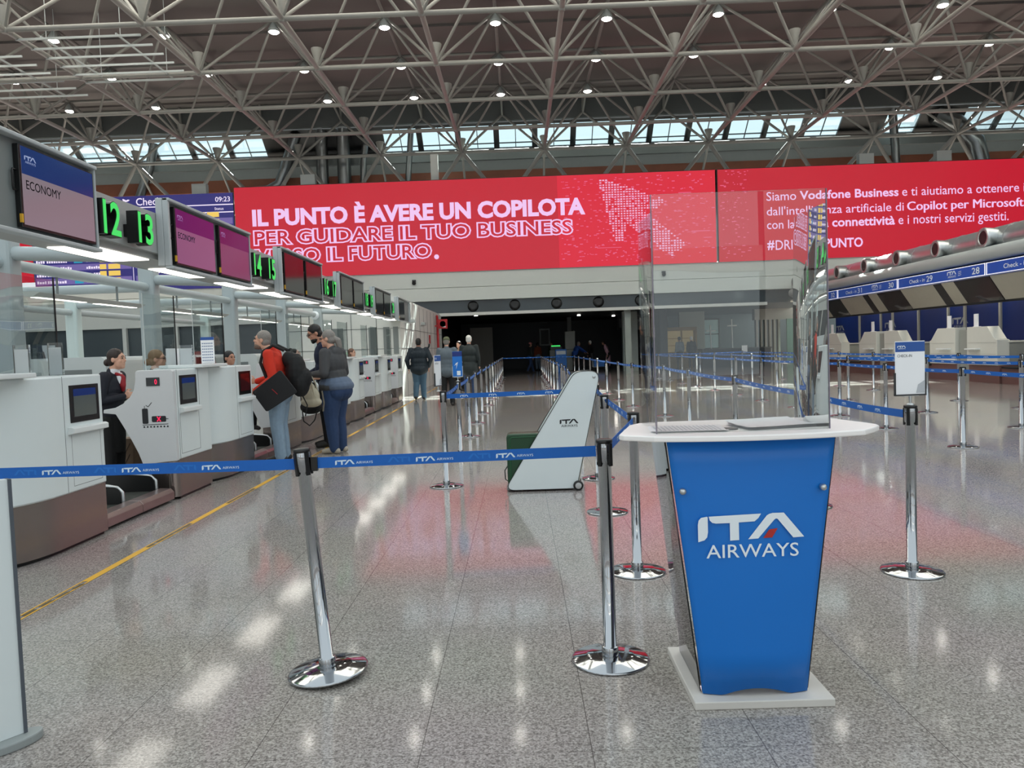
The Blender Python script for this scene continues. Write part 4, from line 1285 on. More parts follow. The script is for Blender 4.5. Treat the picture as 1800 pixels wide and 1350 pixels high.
# ------------------------------------------------ hanging sign cases, screens, numbers
M_CASE = mat('sign_case_grey', (180, 186, 188), .4, vary=.02)
def ui(rgb, st): return dict(emit=rgb, estr=st)
SCR = {
 0: ((150, 136, 146), (24, 62, 132)), 1: ((158, 108, 152), (102, 32, 116)), 2: ((134, 78, 120), (98, 24, 100)),  # purples paint in the red billboard's reflection on the second case
}
def fascia_screen(t, y0, y1, style):
    f = bx((.075, y0, .03), (.115, y1, .60)).build('screen', M_BLACK, t, bevel=.004)
    x = .1165
    if style in SCR:
        b, h = SCR[style]
        q = MB(); q.face([V(x, y0 + .02, .05), V(x, y1 - .012, .05), V(x, y1 - .012, .59), V(x, y0 + .02, .59)]); q.build('display', mat('fascia_ui_%d' % style, (30, 28, 30), .12, vary=0, emit=b, estr=.55 if style else .66), f)
        q = MB(); q.face([V(x + .001, y0 + .02, .40), V(x + .001, y1 - .012, .40), V(x + .001, y1 - .012, .59), V(x + .001, y0 + .02, .59)]); q.build('display_header', mat('fascia_head_%d' % style, (14, 14, 20), .12, vary=0, emit=h, estr=.55), f)
        q = MB(); logo(q, (x + .002, y0 + .055, .50), (0, 1, 0), (0, 0, 1), .13, tail='below'); q.build('display_logo', mat('fascia_logo_%d' % style, (120, 120, 140), .3, vary=0, emit=(150, 170, 210) if style == 0 else (150, 90, 170), estr=.6), f)
        if style < 2:
            q = MB(); text(q, 'ECONOMY', (x + .002, y0 + .06, .300), (0, 1, 0), (0, 0, 1), .062, .40, bold=.003); q.build('lettering', mat('fascia_text', (20, 18, 34), .3), f)
    else:
        q = MB(); q.face([V(x, y0 + .02, .05), V(x, y1 - .012, .05), V(x, y1 - .012, .59), V(x, y0 + .02, .59)]); q.build('display', M_SCRDARK, f)
    q = MB(); q.tube([(.09, y0, .42), (.09, y0 - .035, .42), (.09, y0 - .04, .40), (.09, y0 - .04, .30), (.09, y0 - .035, .28), (.09, y0, .28)], .007, n=6); q.build('handle', M_BLACK, f)
    bx((.1, y0 - .004, .06), (.118, y0 + .012, .12)).build('yellow_tag', M_YELLOW, f)
nm = ['nearest case at upper left showing ECONOMY', 'second case, two screens painted with purple reflection', 'third case, one screen tinted red', 'fourth case with two dark screens', 'fifth case with two dark screens', 'sixth and farthest case']
for k in range(6):
    y0, y1 = 3.90 + P1 * k, 6.17 + P1 * k
    t = thing('screen_case', 'grey screen case over the left desks, ' + nm[k], 'screen case', (-3.5, y0, 2.345), group='screen cases over the left desks')
    L = y1 - y0
    q = MB(); q.box((.002, 0, 0), (.07, L, .66)); q.box((.07, 0, .0), (.125, .045, .66)); q.box((.07, L - .02, 0), (.125, L, .66)); q.box((.07, 0, .63), (.14, L, .66)); q.box((.07, 0, -.03), (.15, L, 0.0))
    q.build('case', M_CASE, t, bevel=.008)
    bx((.068, .05, .0), (.072, L - .02, .63)).build('back_plate', M_GREY, t)
    st = (0, 0) if k == 0 else (1, 2) if k == 1 else (9, 9)
    if k < 5:
        if k: fascia_screen(t, .16, 1.14, st[0])
    fascia_screen(t, 1.28 if k else 1.33, 2.24, st[1]) if k < 5 else fascia_screen(t, .16, 1.14, 9)
NUMW = ['right beside the ECONOMY screen', 'just left of the screens in purple reflection', 'half hidden right of the screens in purple reflection', 'just left of the red tinted screen', 'hidden beside the red tinted case', 'just left of the fourth screen case', 'right beside the fourth screen case', 'just left of the fifth screen case', 'smallest and farthest in the row']
for i, n in enumerate(('12', '13', '14', '15', '16', '17', '18', '19', '20')):
    y0 = (6.20 if i % 2 == 0 else 6.79) + P1 * (i // 2)
    if i % 2: y0 -= .02
    t = thing('counter_number', 'green lit counter number %s, %s' % (n, NUMW[i]), 'number sign', (-3.5, y0, 2.48))
    vs, fs, tw, th = text_geo(n, .02)
    k = .28 / th; kw = .27 / tw
    g = ([(v[0] * kw, v[1] * k, 0) for v in vs], fs)
    bo = MB()
    vs2, fs2, tw2, th2 = text_geo(n, .03); k2 = .292 / th2; kw2 = .282 / tw2
    bm = bo.bm
    lo = [bm.verts.new((.05, v[0] * kw2 - .006, v[1] * k2 - .006)) for v in vs2]; hi = [bm.verts.new((.15, v[0] * kw2 - .006, v[1] * k2 - .006)) for v in vs2]
    ec = {}
    for f in fs2:
        try:
            bm.faces.new([lo[j] for j in f][::-1]); bm.faces.new([hi[j] for j in f])
        except ValueError:
            continue
        for a, b in zip(f, f[1:] + f[:1]):
            ec[(a, b)] = 1
    for (a, b) in list(ec):
        if (b, a) not in ec:
            try:
                bm.faces.new((lo[a], lo[b], hi[b], hi[a]))
            except ValueError:
                pass
    bo.build('body', M_BLACK, t)
    q = MB(); q.geo(g, (.153, 0, 0), (0, 1, 0), (0, 0, 1)); q.build('lit_digits', M_GREEN, t)
    bx((-.012, .03, .06), (.06, .24, .17)).build('bracket', M_BLACK, t)

# white block: small wall lamps, hose reel signs, red pipe and box
for i, yy in enumerate((24.9, 26.2, 29.2)):
    tag(bx((-3.75, yy, 2.45), (-3.60, yy + .45, 2.55)).build('wall_lamp', M_LGREY), 'small grey wall lamp on the white block, %s from the desks' % ORD[i], 'wall lamp', 'wall lamps on the white block')
t = thing('fire_hose_sign', 'square red and white fire hose sign near the end of the white block', 'sign', (-3.6, 34.0, 2.42))
bx((0, -.02, 0), (.42, 0, .42)).build('plate', M_RED, t)
q = MB(); q.lathe([(.13, 0), (.07, 0)], (.21, -.024, .21), axis='y', n=20); q.box((.2, -.024, .06), (.34, -.022, .1)); q.build('pictogram', M_LOGOWHITE, t)
bx((-.15, -.03, .1), (0, .0, .16)).build('bracket', M_RED, t)
o = MB().tube([(-3.65, 34.2, 1.34), (-3.65, 34.2, 2.95), (-3.68, 34.4, 3.0)], .055, n=10).build('fire_pipe', M_RED); tag(o, 'red vertical fire pipe on the end of the white block', 'pipe')
t = thing('fire_hose_cabinet', 'red fire hose cabinet on the end of the white block', 'cabinet', (-3.74, 34.0, .55))
bx((0, 0, 0), (.2, .7, .75)).build('body', M_RED, t, bevel=.01); bx((.2, .08, .1), (.205, .6, .62)).build('window', M_DGREY, t)
tag(bx((-3.745, 31.6, 1.75), (-3.73, 32.0, 2.1)).build('alarm_plate', M_RED), 'small red plate on the white block left of the red pipe', 'sign')
t = thing('security_camera', 'white security camera on the canopy column beside the dark-haired traveller', 'camera', (-6.1, 22.82, 2.62))
MB().ball((0, -.05, 0), .13, u=12, v=8).build('housing', M_LOGOWHITE, t); MB().lathe([(.06, -.19), (.05, -.165), (.01, -.165)], (0, 0, 0), axis='y', n=14).build('lens', M_BLACK, t); bx((-.03, .06, -.03), (.03, .19, .05)).build('arm', M_LOGOWHITE, t)
# ================================================================== RIGHT CHECK-IN ROW (faces the hall, -X)
XR = 13.0
# fascia signs: each 5 m segment carries two desk numbers
M_FRAMEW = mat('sign_frame_white', (240, 240, 244), .4, vary=0, emit=(240, 236, 250), estr=.5)
segs = [(16.3, 21.25, '27', '26', 'nearest, cut by the right photo edge'), (21.3, 26.15, '29', '28', 'second from the right photo edge, numbers 29 and 28'), (26.2, 31.05, '31', '30', 'third from the right photo edge, numbers 31 and 30'), (31.1, 35.9, '33', '32', 'farthest, behind the clear shield')]
R_X = (0, -1, 0)
for i, (a, b, nl, nr, d) in enumerate(segs):
    t = thing('check_in_sign', 'blue check-in fascia sign, %s' % d, 'sign', (XR, (a + b) / 2, 3.0))
    L = b - a
    bx((0, -L / 2, 0), (.25, L / 2, .33)).build('panel', M_SIGNBLUE, t)
    f = MB()
    for q in (((-.012, -L / 2, .315), (0, L / 2, .335)), ((-.012, -L / 2, -.005), (0, L / 2, .015)), ((-.012, L / 2 - .03, 0), (0, L / 2, .33)), ((-.012, -L / 2, 0), (0, -L / 2 + .03, .33))):
        f.box(*q)
    f.build('frame', M_FRAMEW, t)
    w = MB(); x = -.006
    text(w, 'Check - in', (x, L / 2 - .75, .10), R_X, (0, 0, 1), .125, .95, bold=.008)
    text(w, nl, (x, .62, .07), R_X, (0, 0, 1), .19, .36, bold=.012)
    logo(w, (x, -.55, .15), R_X, (0, 0, 1), .48, tail='below')
    for k in range(3):
        w.poly([(0, 0), (.16, .02), (.16, .035), (0, .015)], (x, -1.12, .10 + k * .05), R_X, (0, 0, 1))
    text(w, nr, (x, -L / 2 + .62, .07), R_X, (0, 0, 1), .19, .36, bold=.012)
    w.build('lettering', M_LOGOWHITE, t)
o = MB().cyl((XR + .16, 15.5, 3.60), (XR + .16, 36.6, 3.60), .2, n=20).build('round_beam', M_LGREY); tag(o, 'long round grey beam above the blue check-in signs', 'beam')
tag(bx((XR + .25, 15.5, 3.34), (XR + 3.4, 36.6, 3.46)).build('canopy_roof', M_DGREY), 'flat dark canopy over the right desks', 'canopy')
t = thing('ventilation_duct', 'long silver air duct with round nozzles above the right desks', 'duct', (XR + .75, 26, 3.98))
MB().cyl((0, -10.5, 0), (0, 10.6, 0), .42, n=28).build('pipe', M_SILVER, t)
q = MB()
for k in range(17):
    q.lathe([(.424, -.03), (.432, 0), (.424, .03)], (0, -9.8 + 1.22 * k, 0), n=28, axis='y')
q.build('seam_ring', M_SILVER, t)
for k in range(8):
    n = MB(); yy = -6.9 + 2.45 * k
    n.lathe([(.25, -.30), (.27, -.42), (.285, -.62), (.27, -.68), (.20, -.68), (.16, -.58), (.10, -.5)], (0, yy, .08), n=20, axis='x')
    no = n.build('nozzle', M_SILVER, t)
    c = MB(); c.lathe([(.195, -.66), (.15, -.60), (.001, -.60)], (0, yy, .08), n=18, axis='x'); c.build('nozzle_mouth', M_BLACK, no)
# canted panels and dark monitors under the fascia
M_BEIGE = mat('beige_steel', (168, 164, 150), .6, .0, vary=.05)
for i, c in enumerate((19.3, 23.75, 28.65, 33.5)):
    def canted(y0, y1, nm, m, lab=None, cat=None, off=0.0):
        q = MB(); q.prism([(0, y0), (0, y1), (.78, y1), (.78, y0)], (XR + .06 - off, 0, 2.955), (.55, 0, -.835), (0, 1, 0), (.03, 0, .02))
        o = q.build(nm, m)
        if lab: tag(o, lab, cat)
        return o
    where2 = ['at the right photo edge', 'above the nearest full desk pair', 'above the second desk pair', 'behind the clear shield'][i]
    if i:
        canted(c + .35, c + 2.38, 'canted_panel', M_BEIGE, 'wide beige canted panel under the right fascia, ' + where2, 'panel')
        canted(c - .78, c - .12, 'canted_panel', M_BEIGE, 'narrow beige canted panel under the right fascia, ' + where2, 'panel')
        for s, (y0, y1) in (('left', (c - .11, c + .34)), ('right', (c - 2.5, c - .79))):
            t = thing('fascia_monitor', 'dark canted monitor, the %s one under the right fascia %s' % (s, where2), 'monitor', (0, 0, 0))
            canted(y0, y1, 'screen', M_SCRDARK).parent = t
    elif True:
        canted(c - 1.0, c + 1.9, 'canted_panel', M_BEIGE, 'beige canted panel under the right fascia, ' + where2, 'panel')
# blue rear wall with airline logos
rw = MB(); rw.box((XR + 2.2, 15.5, 0), (XR + 2.3, 36.6, 2.5))
wo = struct(rw.build('wall_right_desks', M_NAVY))
q = MB()
for y in (19.2, 21.0, 22.1, 24.1, 26.0, 27.0, 29.0, 31.0, 32.0, 34.0):
    q.box((XR + 2.14, y - .05, 0), (XR + 2.2, y + .05, 2.5))
q.build('divider', M_LGREY, wo)
q = MB()
for y in (20.75, 25.2, 30.1, 35.0):
    logo(q, (XR + 2.19, y + 1.6, 1.72), R_X, (0, 0, 1), .95, tail='below')
q.build('lettering', M_LOGODIM, wo)
q = MB(); q.box((XR + .62, 15.5, 2.25), (XR + .72, 36.6, 2.33)); struct(q.build('trim_8', M_DGREY))
for k in range(7):
    o = MB().lathe([(.13, 0), (.13, .05), (.02, .055)], (XR + 1.3, 18.4 + 2.8 * k, 3.285), n=14).build('canopy_lamp', mat('warm_lamp', (255, 240, 214), .4, vary=0, emit=(255, 238, 208), estr=90)); tag(o, 'warm round lamp under the right canopy, %s from the front' % ORD[k], 'lamp', 'lamps under the right canopy')
# desks
M_DESKW = mat('desk_warm_white', (214, 214, 206), .4, vary=.02)
M_DESKG = mat('desk_grey_side_shade', (150, 152, 146), .45, vary=.03)  # grey infill colour; on desk sides it paints in their weaker light
M_KICK = mat('brown_kick', (110, 78, 74), .45, vary=.06)
n = 0
DW = {'27': 'at the right photo edge', '28': 'near one of the nearest pair', '29': 'far one of the nearest pair', '30': 'near one of the second pair', '31': 'far one of the second pair', '32': 'near one of the pair behind the clear shield', '33': 'far one of the pair behind the clear shield'}
for base in (15.8, 20.8, 25.8, 30.8):
    for j, off in enumerate((0.0, 2.0)):
        y0 = base + off; y1 = y0 + 1.4
        if y1 < 18:
            continue
        nearp = off == 0.0
        num = {15.8: '26', 20.8: '28', 25.8: '30', 30.8: '32'}[base] if nearp else {15.8: '27', 20.8: '29', 25.8: '31', 30.8: '33'}[base]
        t = thing('check_in_desk', 'white angular right check-in desk, ' + DW[num], 'desk', (XR, y0, 0), group='white angular desks of the right row')
        pr = [(0, .50), (1.4, .50), (1.4, 1.58), (.45, 1.58), (.10, 1.22), (0, 1.2)] if nearp else [(0, .50), (1.4, .50), (1.4, 1.2), (1.32, 1.22), (.95, 1.58), (0, 1.58)]
        MB().prism(pr, (0, 0, 0), (0, 1, 0), (0, 0, 1), (.34, 0, 0)).build('front', M_DESKW, t, bevel=.012)
        sd_ = (0.02, .70) if nearp else (.72, 1.38)
        bx((.34, .02, .5), (1.15, 1.38, 1.12)).build('side', M_DESKG, t)
        bx((.30, -.02, 1.12), (1.2, 1.42, 1.16)).build('worktop', M_DESKW, t)
        s = -1 if nearp else 1
        q = MB(); q.lathe([(.11, 1.161), (.09, 1.163), (.001, 1.163)], (.62, .14 if nearp else 1.26, 0), n=16); q.build('cable_hole', M_BLACK, t)
        bx((-.14, .75 if nearp else .2, .93), (.02, 1.30 if nearp else .8, .97)).build('ledge', M_LIP, t, bevel=.005)
        bx((-.004, .05, .80), (.0, 1.35, .806), (-.004, .05, 1.12), (.0, 1.35, 1.126)).build('panel_seam', M_DESKG, t)
        bx((.06, .0, 0), (1.1, 1.4, .5)).build('plinth', M_KICK, t)
        tag(bx((XR + .1, y0 + (1.02 if nearp else .38), 1.58), (XR + .12, y0 + (1.22 if nearp else .58), 1.95), (XR + .06, y0 + (1.04 if nearp else .4), 1.58), (XR + .2, y0 + (1.2 if nearp else .56), 1.595)).build('notice', M_PAPER), 'white paper notice on the right desk, ' + DW[num], 'notice', 'paper notices on the right desks')
    o = bx((XR + .12, base + 1.43, 0), (XR + .4, base + 1.97, 1.5)).build('desk_divider', M_DESKG)
    tag(o, 'grey infill between the right desks, %s from the front' % ORD[[15.8, 20.8, 25.8, 30.8].index(base)], 'divider', 'grey infills between the right desks')
    t = thing('baggage_conveyor', 'dark baggage belt between the right desk pairs, %s from the front' % ORD[[15.8, 20.8, 25.8, 30.8].index(base)], 'conveyor', (XR, base + 3.45, 0), group='conveyors of the right desks')
    bx((.1, 0, 0), (1.4, 1.5, .42)).build('body', M_KICK, t); bx((.05, .05, .42), (1.5, 1.45, .46)).build('belt_surface', M_BLACK, t)

# ---- far right: stall, long dark counter, lamp posts, seen through the shield
t = thing('shop_stall', 'amber lit wooden shop stall in the far hall, behind the clear shield', 'stall', (8.15, 43.0, 0))
M_AMBER = mat('amber_wood', (150, 118, 66), .5, vary=.15, scale=2)
bx((0, 0, 0), (1.9, .08, .9), (0, 0, 2.1), (1.9, .6, 2.3), (0, 0, 0), (.1, .6, 2.2), (1.8, 0, 0), (1.9, .6, 2.2), (1.0, 0, .9), (1.07, .1, 2.1)).build('frame', M_AMBER, t)
bx((.1, .5, .9), (1.8, .55, 2.1)).build('back_wall', mat('stall_back', (178, 160, 120), .5, vary=.2, scale=5, emit=(150, 130, 84), estr=.3), t)
for k in range(2):
    bx((.1, .1, 1.25 + .4 * k), (1.8, .5, 1.28 + .4 * k)).build('shelf', M_AMBER, t)
t = thing('long_counter', 'long black counter in the far hall right of the amber stall', 'counter', (9.9, 41.2, 0))
bx((0, 0, 0), (3.7, .9, .98)).build('body', mat('counter_dark', (22, 28, 40), .4), t); bx((-.05, -.06, .98), (3.75, .95, 1.04)).build('top', M_DGREY, t); bx((.1, -.01, .5), (3.6, 0, .53)).build('strip', M_NAVY, t)
tag(bx((12.0, 41.1, .75), (12.3, 41.12, 1.16)).build('notice', M_PAPER), 'white paper notice on the front of the far black counter', 'notice')
for i, x in enumerate((10.85, 12.05)):
    t = thing('microphone_pole', 'thin pale pole with small arms behind the far black counter, %s one' % ('left' if i == 0 else 'right'), 'pole', (x, 43.0, 0))
    MB().cyl((0, 0, 0), (-.05, 0, 2.35 + .3 * i), .035, n=8).build('pole', M_WARM, t); bx((-.3, -.03, 2.0 + .25 * i), (.25, .03, 2.06 + .25 * i)).build('arm', M_WARM, t); MB().lathe([(.15, 0), (.15, .02), (.04, .03)], n=12).build('base', M_DGREY, t)
# pictograms and screens in the dark hall
t = thing('pictogram_sign', 'faint grey pictogram sign high on the dark wall of the far opening', 'sign', (5.75, 43.5, 2.35))
bx((-.1, .0, -.1), (1.5, .05, .7), (.2, .01, .7), (.24, .04, .9), (1.1, .01, .7), (1.14, .04, .9)).build('plate', M_BLACK, t)
q = MB(); q.face([V(0, -.004, .05), V(.5, -.004, .05), V(.5, -.004, .55), V(0, -.004, .55)]); q.poly([(0, .0), (.5, .0), (.2, -.35), (.2, -.1)], (.75, -.004, .5), (1, 0, 0), (0, 0, 1)); q.build('pictogram', mat('dim_pictogram', (70, 72, 74), .5), t)
t = thing('info_kiosk', 'white self-service kiosk with a green lit strip in the far hall', 'kiosk', (1.75, 44.0, 0))
bx((0, 0, 0), (1.5, .5, 1.25), (.9, 0, 1.25), (1.5, .4, 2.3)).build('body', mat('kiosk_grey', (140, 142, 134), .4), t, bevel=.03); bx((.1, -.01, 1.45), (.62, .02, 1.52)).build('green_strip', M_GREEN, t); bx((.06, -.005, 1.25), (.7, .3, 1.45)).build('top_screen', M_BLACK, t)
t = thing('info_kiosk', 'blue bin shaped stand before the far white kiosk', 'stand', (2.0, 42.4, 0))
bx((0, 0, 0), (.62, .4, 1.3)).build('body', M_BLUE, t, bevel=.02); bx((.05, -.01, 1.0), (.57, .0, 1.2)).build('panel', M_LOGOWHITE, t)
t = thing('poster', 'small white framed poster on the dark back wall of the far opening', 'poster', (1.45, 53.9, 1.55))
bx((0, 0, 0), (.75, .05, 1.2)).build('frame', M_LGREY, t); bx((.1, -.01, .1), (.65, 0, 1.1)).build('sheet', M_DGREY, t); bx((.05, .02, 1.6), (.6, .06, 2.3)).build('upper_sheet', mat('dim_sheet', (70, 72, 74), .6), t)
for i, (x, y, z) in enumerate(((-2.2, 39.5, 3.2), (5.8, 46.5, 3.2), (3.5, 44, 3.2))):
    o = MB().lathe([(.09, 0), (.09, .05), (.02, .05)], (x, y, z - .02), n=12).build('downlight', M_LAMP); tag(o, 'tiny downlight in the dark ceiling of the far opening, %s from left' % ORD[(0, 2, 1)[i]], 'lamp', 'downlights of the dark hall')
# ================================================================== PEOPLE
def remeshed(mb, name, m, parent, vox, smooth=4):
    me = bpy.data.meshes.new(name); mb.bm.to_mesh(me); mb.bm.free()
    o = bpy.data.objects.new(name, me); COL.objects.link(o)
    r = o.modifiers.new('r', 'REMESH'); r.mode = 'VOXEL'; r.voxel_size = vox
    s = o.modifiers.new('s', 'SMOOTH'); s.factor = .5; s.iterations = smooth
    dg = bpy.context.evaluated_depsgraph_get()
    m2 = bpy.data.meshes.new_from_object(o.evaluated_get(dg))
    bpy.data.objects.remove(o); bpy.data.meshes.remove(me)
    m2.name = name
    m2.polygons.foreach_set('use_smooth', [True] * len(m2.polygons))
    m2.materials.clear(); m2.materials.append(m)
    o = bpy.data.objects.new(name, m2); COL.objects.link(o); o.parent = parent
    return o
def cap(mb, p0, r0, p1, r1, n=12):
    p0, p1 = V(*p0), V(*p1)
    mb.ball(p0, r0, u=n, v=8); mb.ball(p1, r1, u=n, v=8); mb.cyl(p0, p1, r0, r1, n=n)
def chain(mb, pts):
    for (a, ra), (b, rb) in zip(pts, pts[1:]):
        cap(mb, a, ra, b, rb)
def add_hand(mb, w, d, pn, lat, curl):
    """palm, four bent fingers and a thumb; w wrist, d pointing direction, pn palm normal, lat thumb side"""
    d, pn, lat = (v.normalized() for v in (d, pn, lat))
    M = Matrix((lat, d, pn)).transposed()
    mb.ball(w + d * .05, (.041, .052, .017), M.to_3x3().to_4x4(), u=12, v=8)
    for o, L in ((.030, .072), (.010, .080), (-.010, .074), (-.029, .058)):
        a = w + d * .088 + lat * o; b = a + (d * math.cos(curl * .6) + pn * math.sin(curl * .6)) * L * .5; c = b + (d * math.cos(curl * 1.6) + pn * math.sin(curl * 1.6)) * L * .5
        chain(mb, [(a, .0095), (b, .0088), (c, .0075)])
    a = w + d * .03 + lat * .034; b = a + (d * .6 + lat * .7 + pn * .25) * .042; c = b + (d * .9 + lat * .15 + pn * .35 * (1 + curl)) * .032
    chain(mb, [(a, .013), (b, .0105), (c, .009)])
SKIN = mat('skin_light', (214, 164, 140), .5, vary=.05, scale=20)
SKIN2 = mat('skin_tan', (188, 136, 112), .5, vary=.05, scale=20)
M_EYE = mat('eye_dark', (30, 24, 22), .2, vary=0)
def person(label, loc, rz, H, vox, skin=SKIN, hair=('short', None), top=None, legs=None, shoes=None, lean=0.0, head=(0, 0), neckf=0.0, arms=None, feet=None, fat=1.0, hips=1.0, skirt=None, seat=None, face=True, coat=0.0, shirt=None, scarf=None, beard=None, glasses=None, hat=None, hem=None, hood=None, legw=1.0):
    s = H / 1.75
    t = thing('person', label, 'person', loc, rz)
    t.scale = (s, s, s)
    PV = V(0, 0, .94)
    RX = Matrix.Rotation(-lean, 4, 'X')
    dz = V(0, 0, (seat / s - .94) if seat else 0)
    def up(*p): return RX @ (V(*p) - PV) + PV + dz
    def lo(*p): return V(*p) + dz
    hc = up(0, .035 + neckf, 1.625)
    MH = Matrix.Rotation(-lean * .4, 4, 'X') @ Matrix.Rotation(head[0], 4, 'Z') @ Matrix.Rotation(-head[1], 4, 'X')
    def hd(*p): return hc + MH @ V(*p)
    A = {}
    for sd, sg in (('L', -1), ('R', 1)):
        sh = up(sg * .175 * (1 + (fat - 1) * .5), -.01, 1.42)
        el, wr = up(sg * .235 * (1 + (fat - 1) * .3), -.03, 1.13), up(sg * .235 * (1 + (fat - 1) * .5), .05, .885)
        hdir = None; pn = None; curl = .5
        if arms and sd in arms:
            q = arms[sd]; el, wr = V(*q[0]) + dz, V(*q[1]) + dz
            if len(q) > 2 and q[2]: hdir = V(*q[2])
            if len(q) > 3: curl = q[3]
        A[sd] = (sh, el, wr, hdir or (wr - el), curl, sg)
    F = {}
    for sd, sg in (('L', -1), ('R', 1)):
        hp = lo(sg * .095, 0, .93)
        kn, an, toe = V(sg * .10, .025, .50), V(sg * .105, -.02, .085), V(sg * .125, .15, .035)
        if seat:
            kn, an, toe = hp + V(sg * .03, .42, -.03), hp + V(sg * .03, .36, -.44), hp + V(sg * .04, .5, -.49)
        if feet and sd in feet:
            kn, an, toe = (V(*p) for p in feet[sd])
        F[sd] = (hp, kn, an, toe)
    # --- body, one continuous skin
    b = MB()
    b.ball(hd(0, -.012, .028), (.075, .093, .098), MH)
    b.ball(hd(0, .022, -.042), (.061, .068, .074), MH)
    b.ball(hd(0, .062, -.088), (.030, .026, .024), MH)
    b.ball(hd(0, .066, .03), (.050, .022, .03), MH)
    if face:
        cap(b, hd(0, .082, .024), .010, hd(0, .099, -.017), .0135)
        b.ball(hd(0, .082, -.054), (.024, .012, .013), MH)
        for sg in (-1, 1):
            b.ball(hd(sg * .036, .062, -.02), (.022, .02, .02), MH)
    for sg in (-1, 1):
        b.ball(hd(sg * .077, -.008, -.006), (.011, .021, .031), MH)
    cap(b, hd(0, -.02, -.06), .053, up(0, -.015, 1.45), .058)
    b.ball(up(0, 0, 1.27), (.155, .10, .19), RX); b.ball(up(0, 0, 1.06), (.135, .095, .16), RX); b.ball(lo(0, 0, .95), (.15, .10, .12))
    for sh, el, wr, hdir, curl, sg in A.values():
        chain(b, [(sh, .05), (el, .038), (wr, .026)])
        lat0 = V(0, 0, 1) if abs(hdir.normalized().z) < .7 else V(0, 1, 0)
        lat = (lat0 - hdir.normalized() * lat0.dot(hdir.normalized()))
        pn = lat.cross(hdir) * (1 if sg < 0 else -1)
        add_hand(b, wr, hdir, pn, lat, curl)
    for hp, kn, an, toe in F.values():
        chain(b, [(hp, .07), (kn, .048), (an, .034)]); cap(b, an + V(0, -.02, -.03), .035, toe, .028)
    remeshed(b, 'body', skin, t, vox, 3)
    # --- clothes
    if top:
        c = MB(); f = fat; k = coat
        if k: c.ball(lo(0, 0, .93 - k), (.185 * max(hips, f ** .6) * f ** .3, .15 * max(hips, f ** .6) * f ** .3, .12 + k), u=18, v=12)
        c.ball(up(0, -.005, 1.28), (.185 * f, .122 * f, .20), RX, u=18, v=12)
        c.ball(up(0, .005, 1.10), (.168 * f, .122 * f * (1 + .1 * (f - 1)), .19), RX, u=18, v=12)
        if not skirt or True:
            c.ball(lo(0, 0, .97 - k), (.178 * max(hips, f ** .6) * f ** .3, .128 * max(hips, f ** .6) * f ** .3, .13 + k), u=18, v=12); c.ball(lo(0, 0, 1.05 - k), (.172 * f, .124 * f, .13), u=18, v=12)
        chain(c, [(up(-.16 * f, -.012, 1.41), .062), (up(.16 * f, -.012, 1.41), .062)])
        cap(c, up(0, -.015, 1.40), .085, up(0, -.012, 1.47), .066)
        for sh, el, wr, hdir, curl, sg in A.values():
            chain(c, [(sh, .068 * (1 + (f - 1) * .5)), (el, .056 * (1 + (f - 1) * .5)), (wr + (el - wr).normalized() * .015, .042)])
        if hood:
            c.ball(up(0, -.085, 1.42), (.13, .06, .09), RX)
        remeshed(c, 'jacket', top, t, vox, 5)
    if hem:
        c = MB(); c.ball(lo(0, -.01, .985), (.178 * hips * fat ** .3, .138 * hips * fat ** .3, .14), u=18, v=10)
        c.ball(lo(0, -.07, .955), (.165 * hips * fat ** .3, .118 * hips * fat ** .3, .11), u=18, v=10)
        remeshed(c, 'shirt_hem', hem, t, vox, 4)
    if legs:
        c = MB()
        c.ball(lo(0, -.01, .92), (.162 * hips, .12 * hips, .12), u=16, v=10)
        if not coat: c.ball(lo(0, -.045 * hips, .90), (.155 * hips, .122 * hips, .16), u=16, v=10)
        for sg in (() if coat else (-1, 1)):
            c.ball(lo(sg * .07 * hips, -.055 * hips, .885), (.088 * hips, .088 * hips, .14))
        for hp, kn, an, toe in F.values():
            lw = legw * (1 + (hips - 1) * .8)
            chain(c, [(hp + V(0, 0, -.02), .098 * lw), ((hp + kn) / 2, .090 * lw), (kn, .074 * (1 + (lw - 1) * .7)), ((kn + an) / 2, .070 * (1 + (lw - 1) * .6)), (an + V(0, .01, -.01), .064 * legw)])
        remeshed(c, 'trousers', legs, t, vox, 9)
    if skirt:
        c = MB(); c.ball(lo(0, 0, .94), (.165, .12, .12)); c.lathe([(.14, 0), (.155, .2), (.15, .42)], lo(0, .0, .52), n=18)
        remeshed(c, 'skirt', skirt, t, vox, 4)
    if shoes:
        for hp, kn, an, toe in F.values():
            c = MB(); h = an + (an - kn).normalized() * .03
            chain(c, [(h + V(0, -.035, -.012), .043), ((h + toe) / 2 + V(0, 0, .006), .042), (toe, .035)]); cap(c, an, .045, h, .045)
            remeshed(c, 'shoe', shoes, t, min(vox, .013), 3)
    if shirt:
        c = MB(); cap(c, up(0, .0, 1.45), .068, up(0, .01, 1.485), .063); c.ball(up(0, .075, 1.38), (.06, .05, .10), RX)
        remeshed(c, 'shirt', shirt, t, vox, 2)
    if scarf:
        c = MB(); chain(c, [(up(-.045, .06, 1.46), .02), (up(0, .10, 1.43), .03), (up(.045, .06, 1.46), .02)]); chain(c, [(up(0, .115, 1.42), .03), (up(.015, .13, 1.33), .035), (up(0, .13, 1.27), .02)])
        remeshed(c, 'scarf', scarf, t, vox, 2)
    st, hm = hair
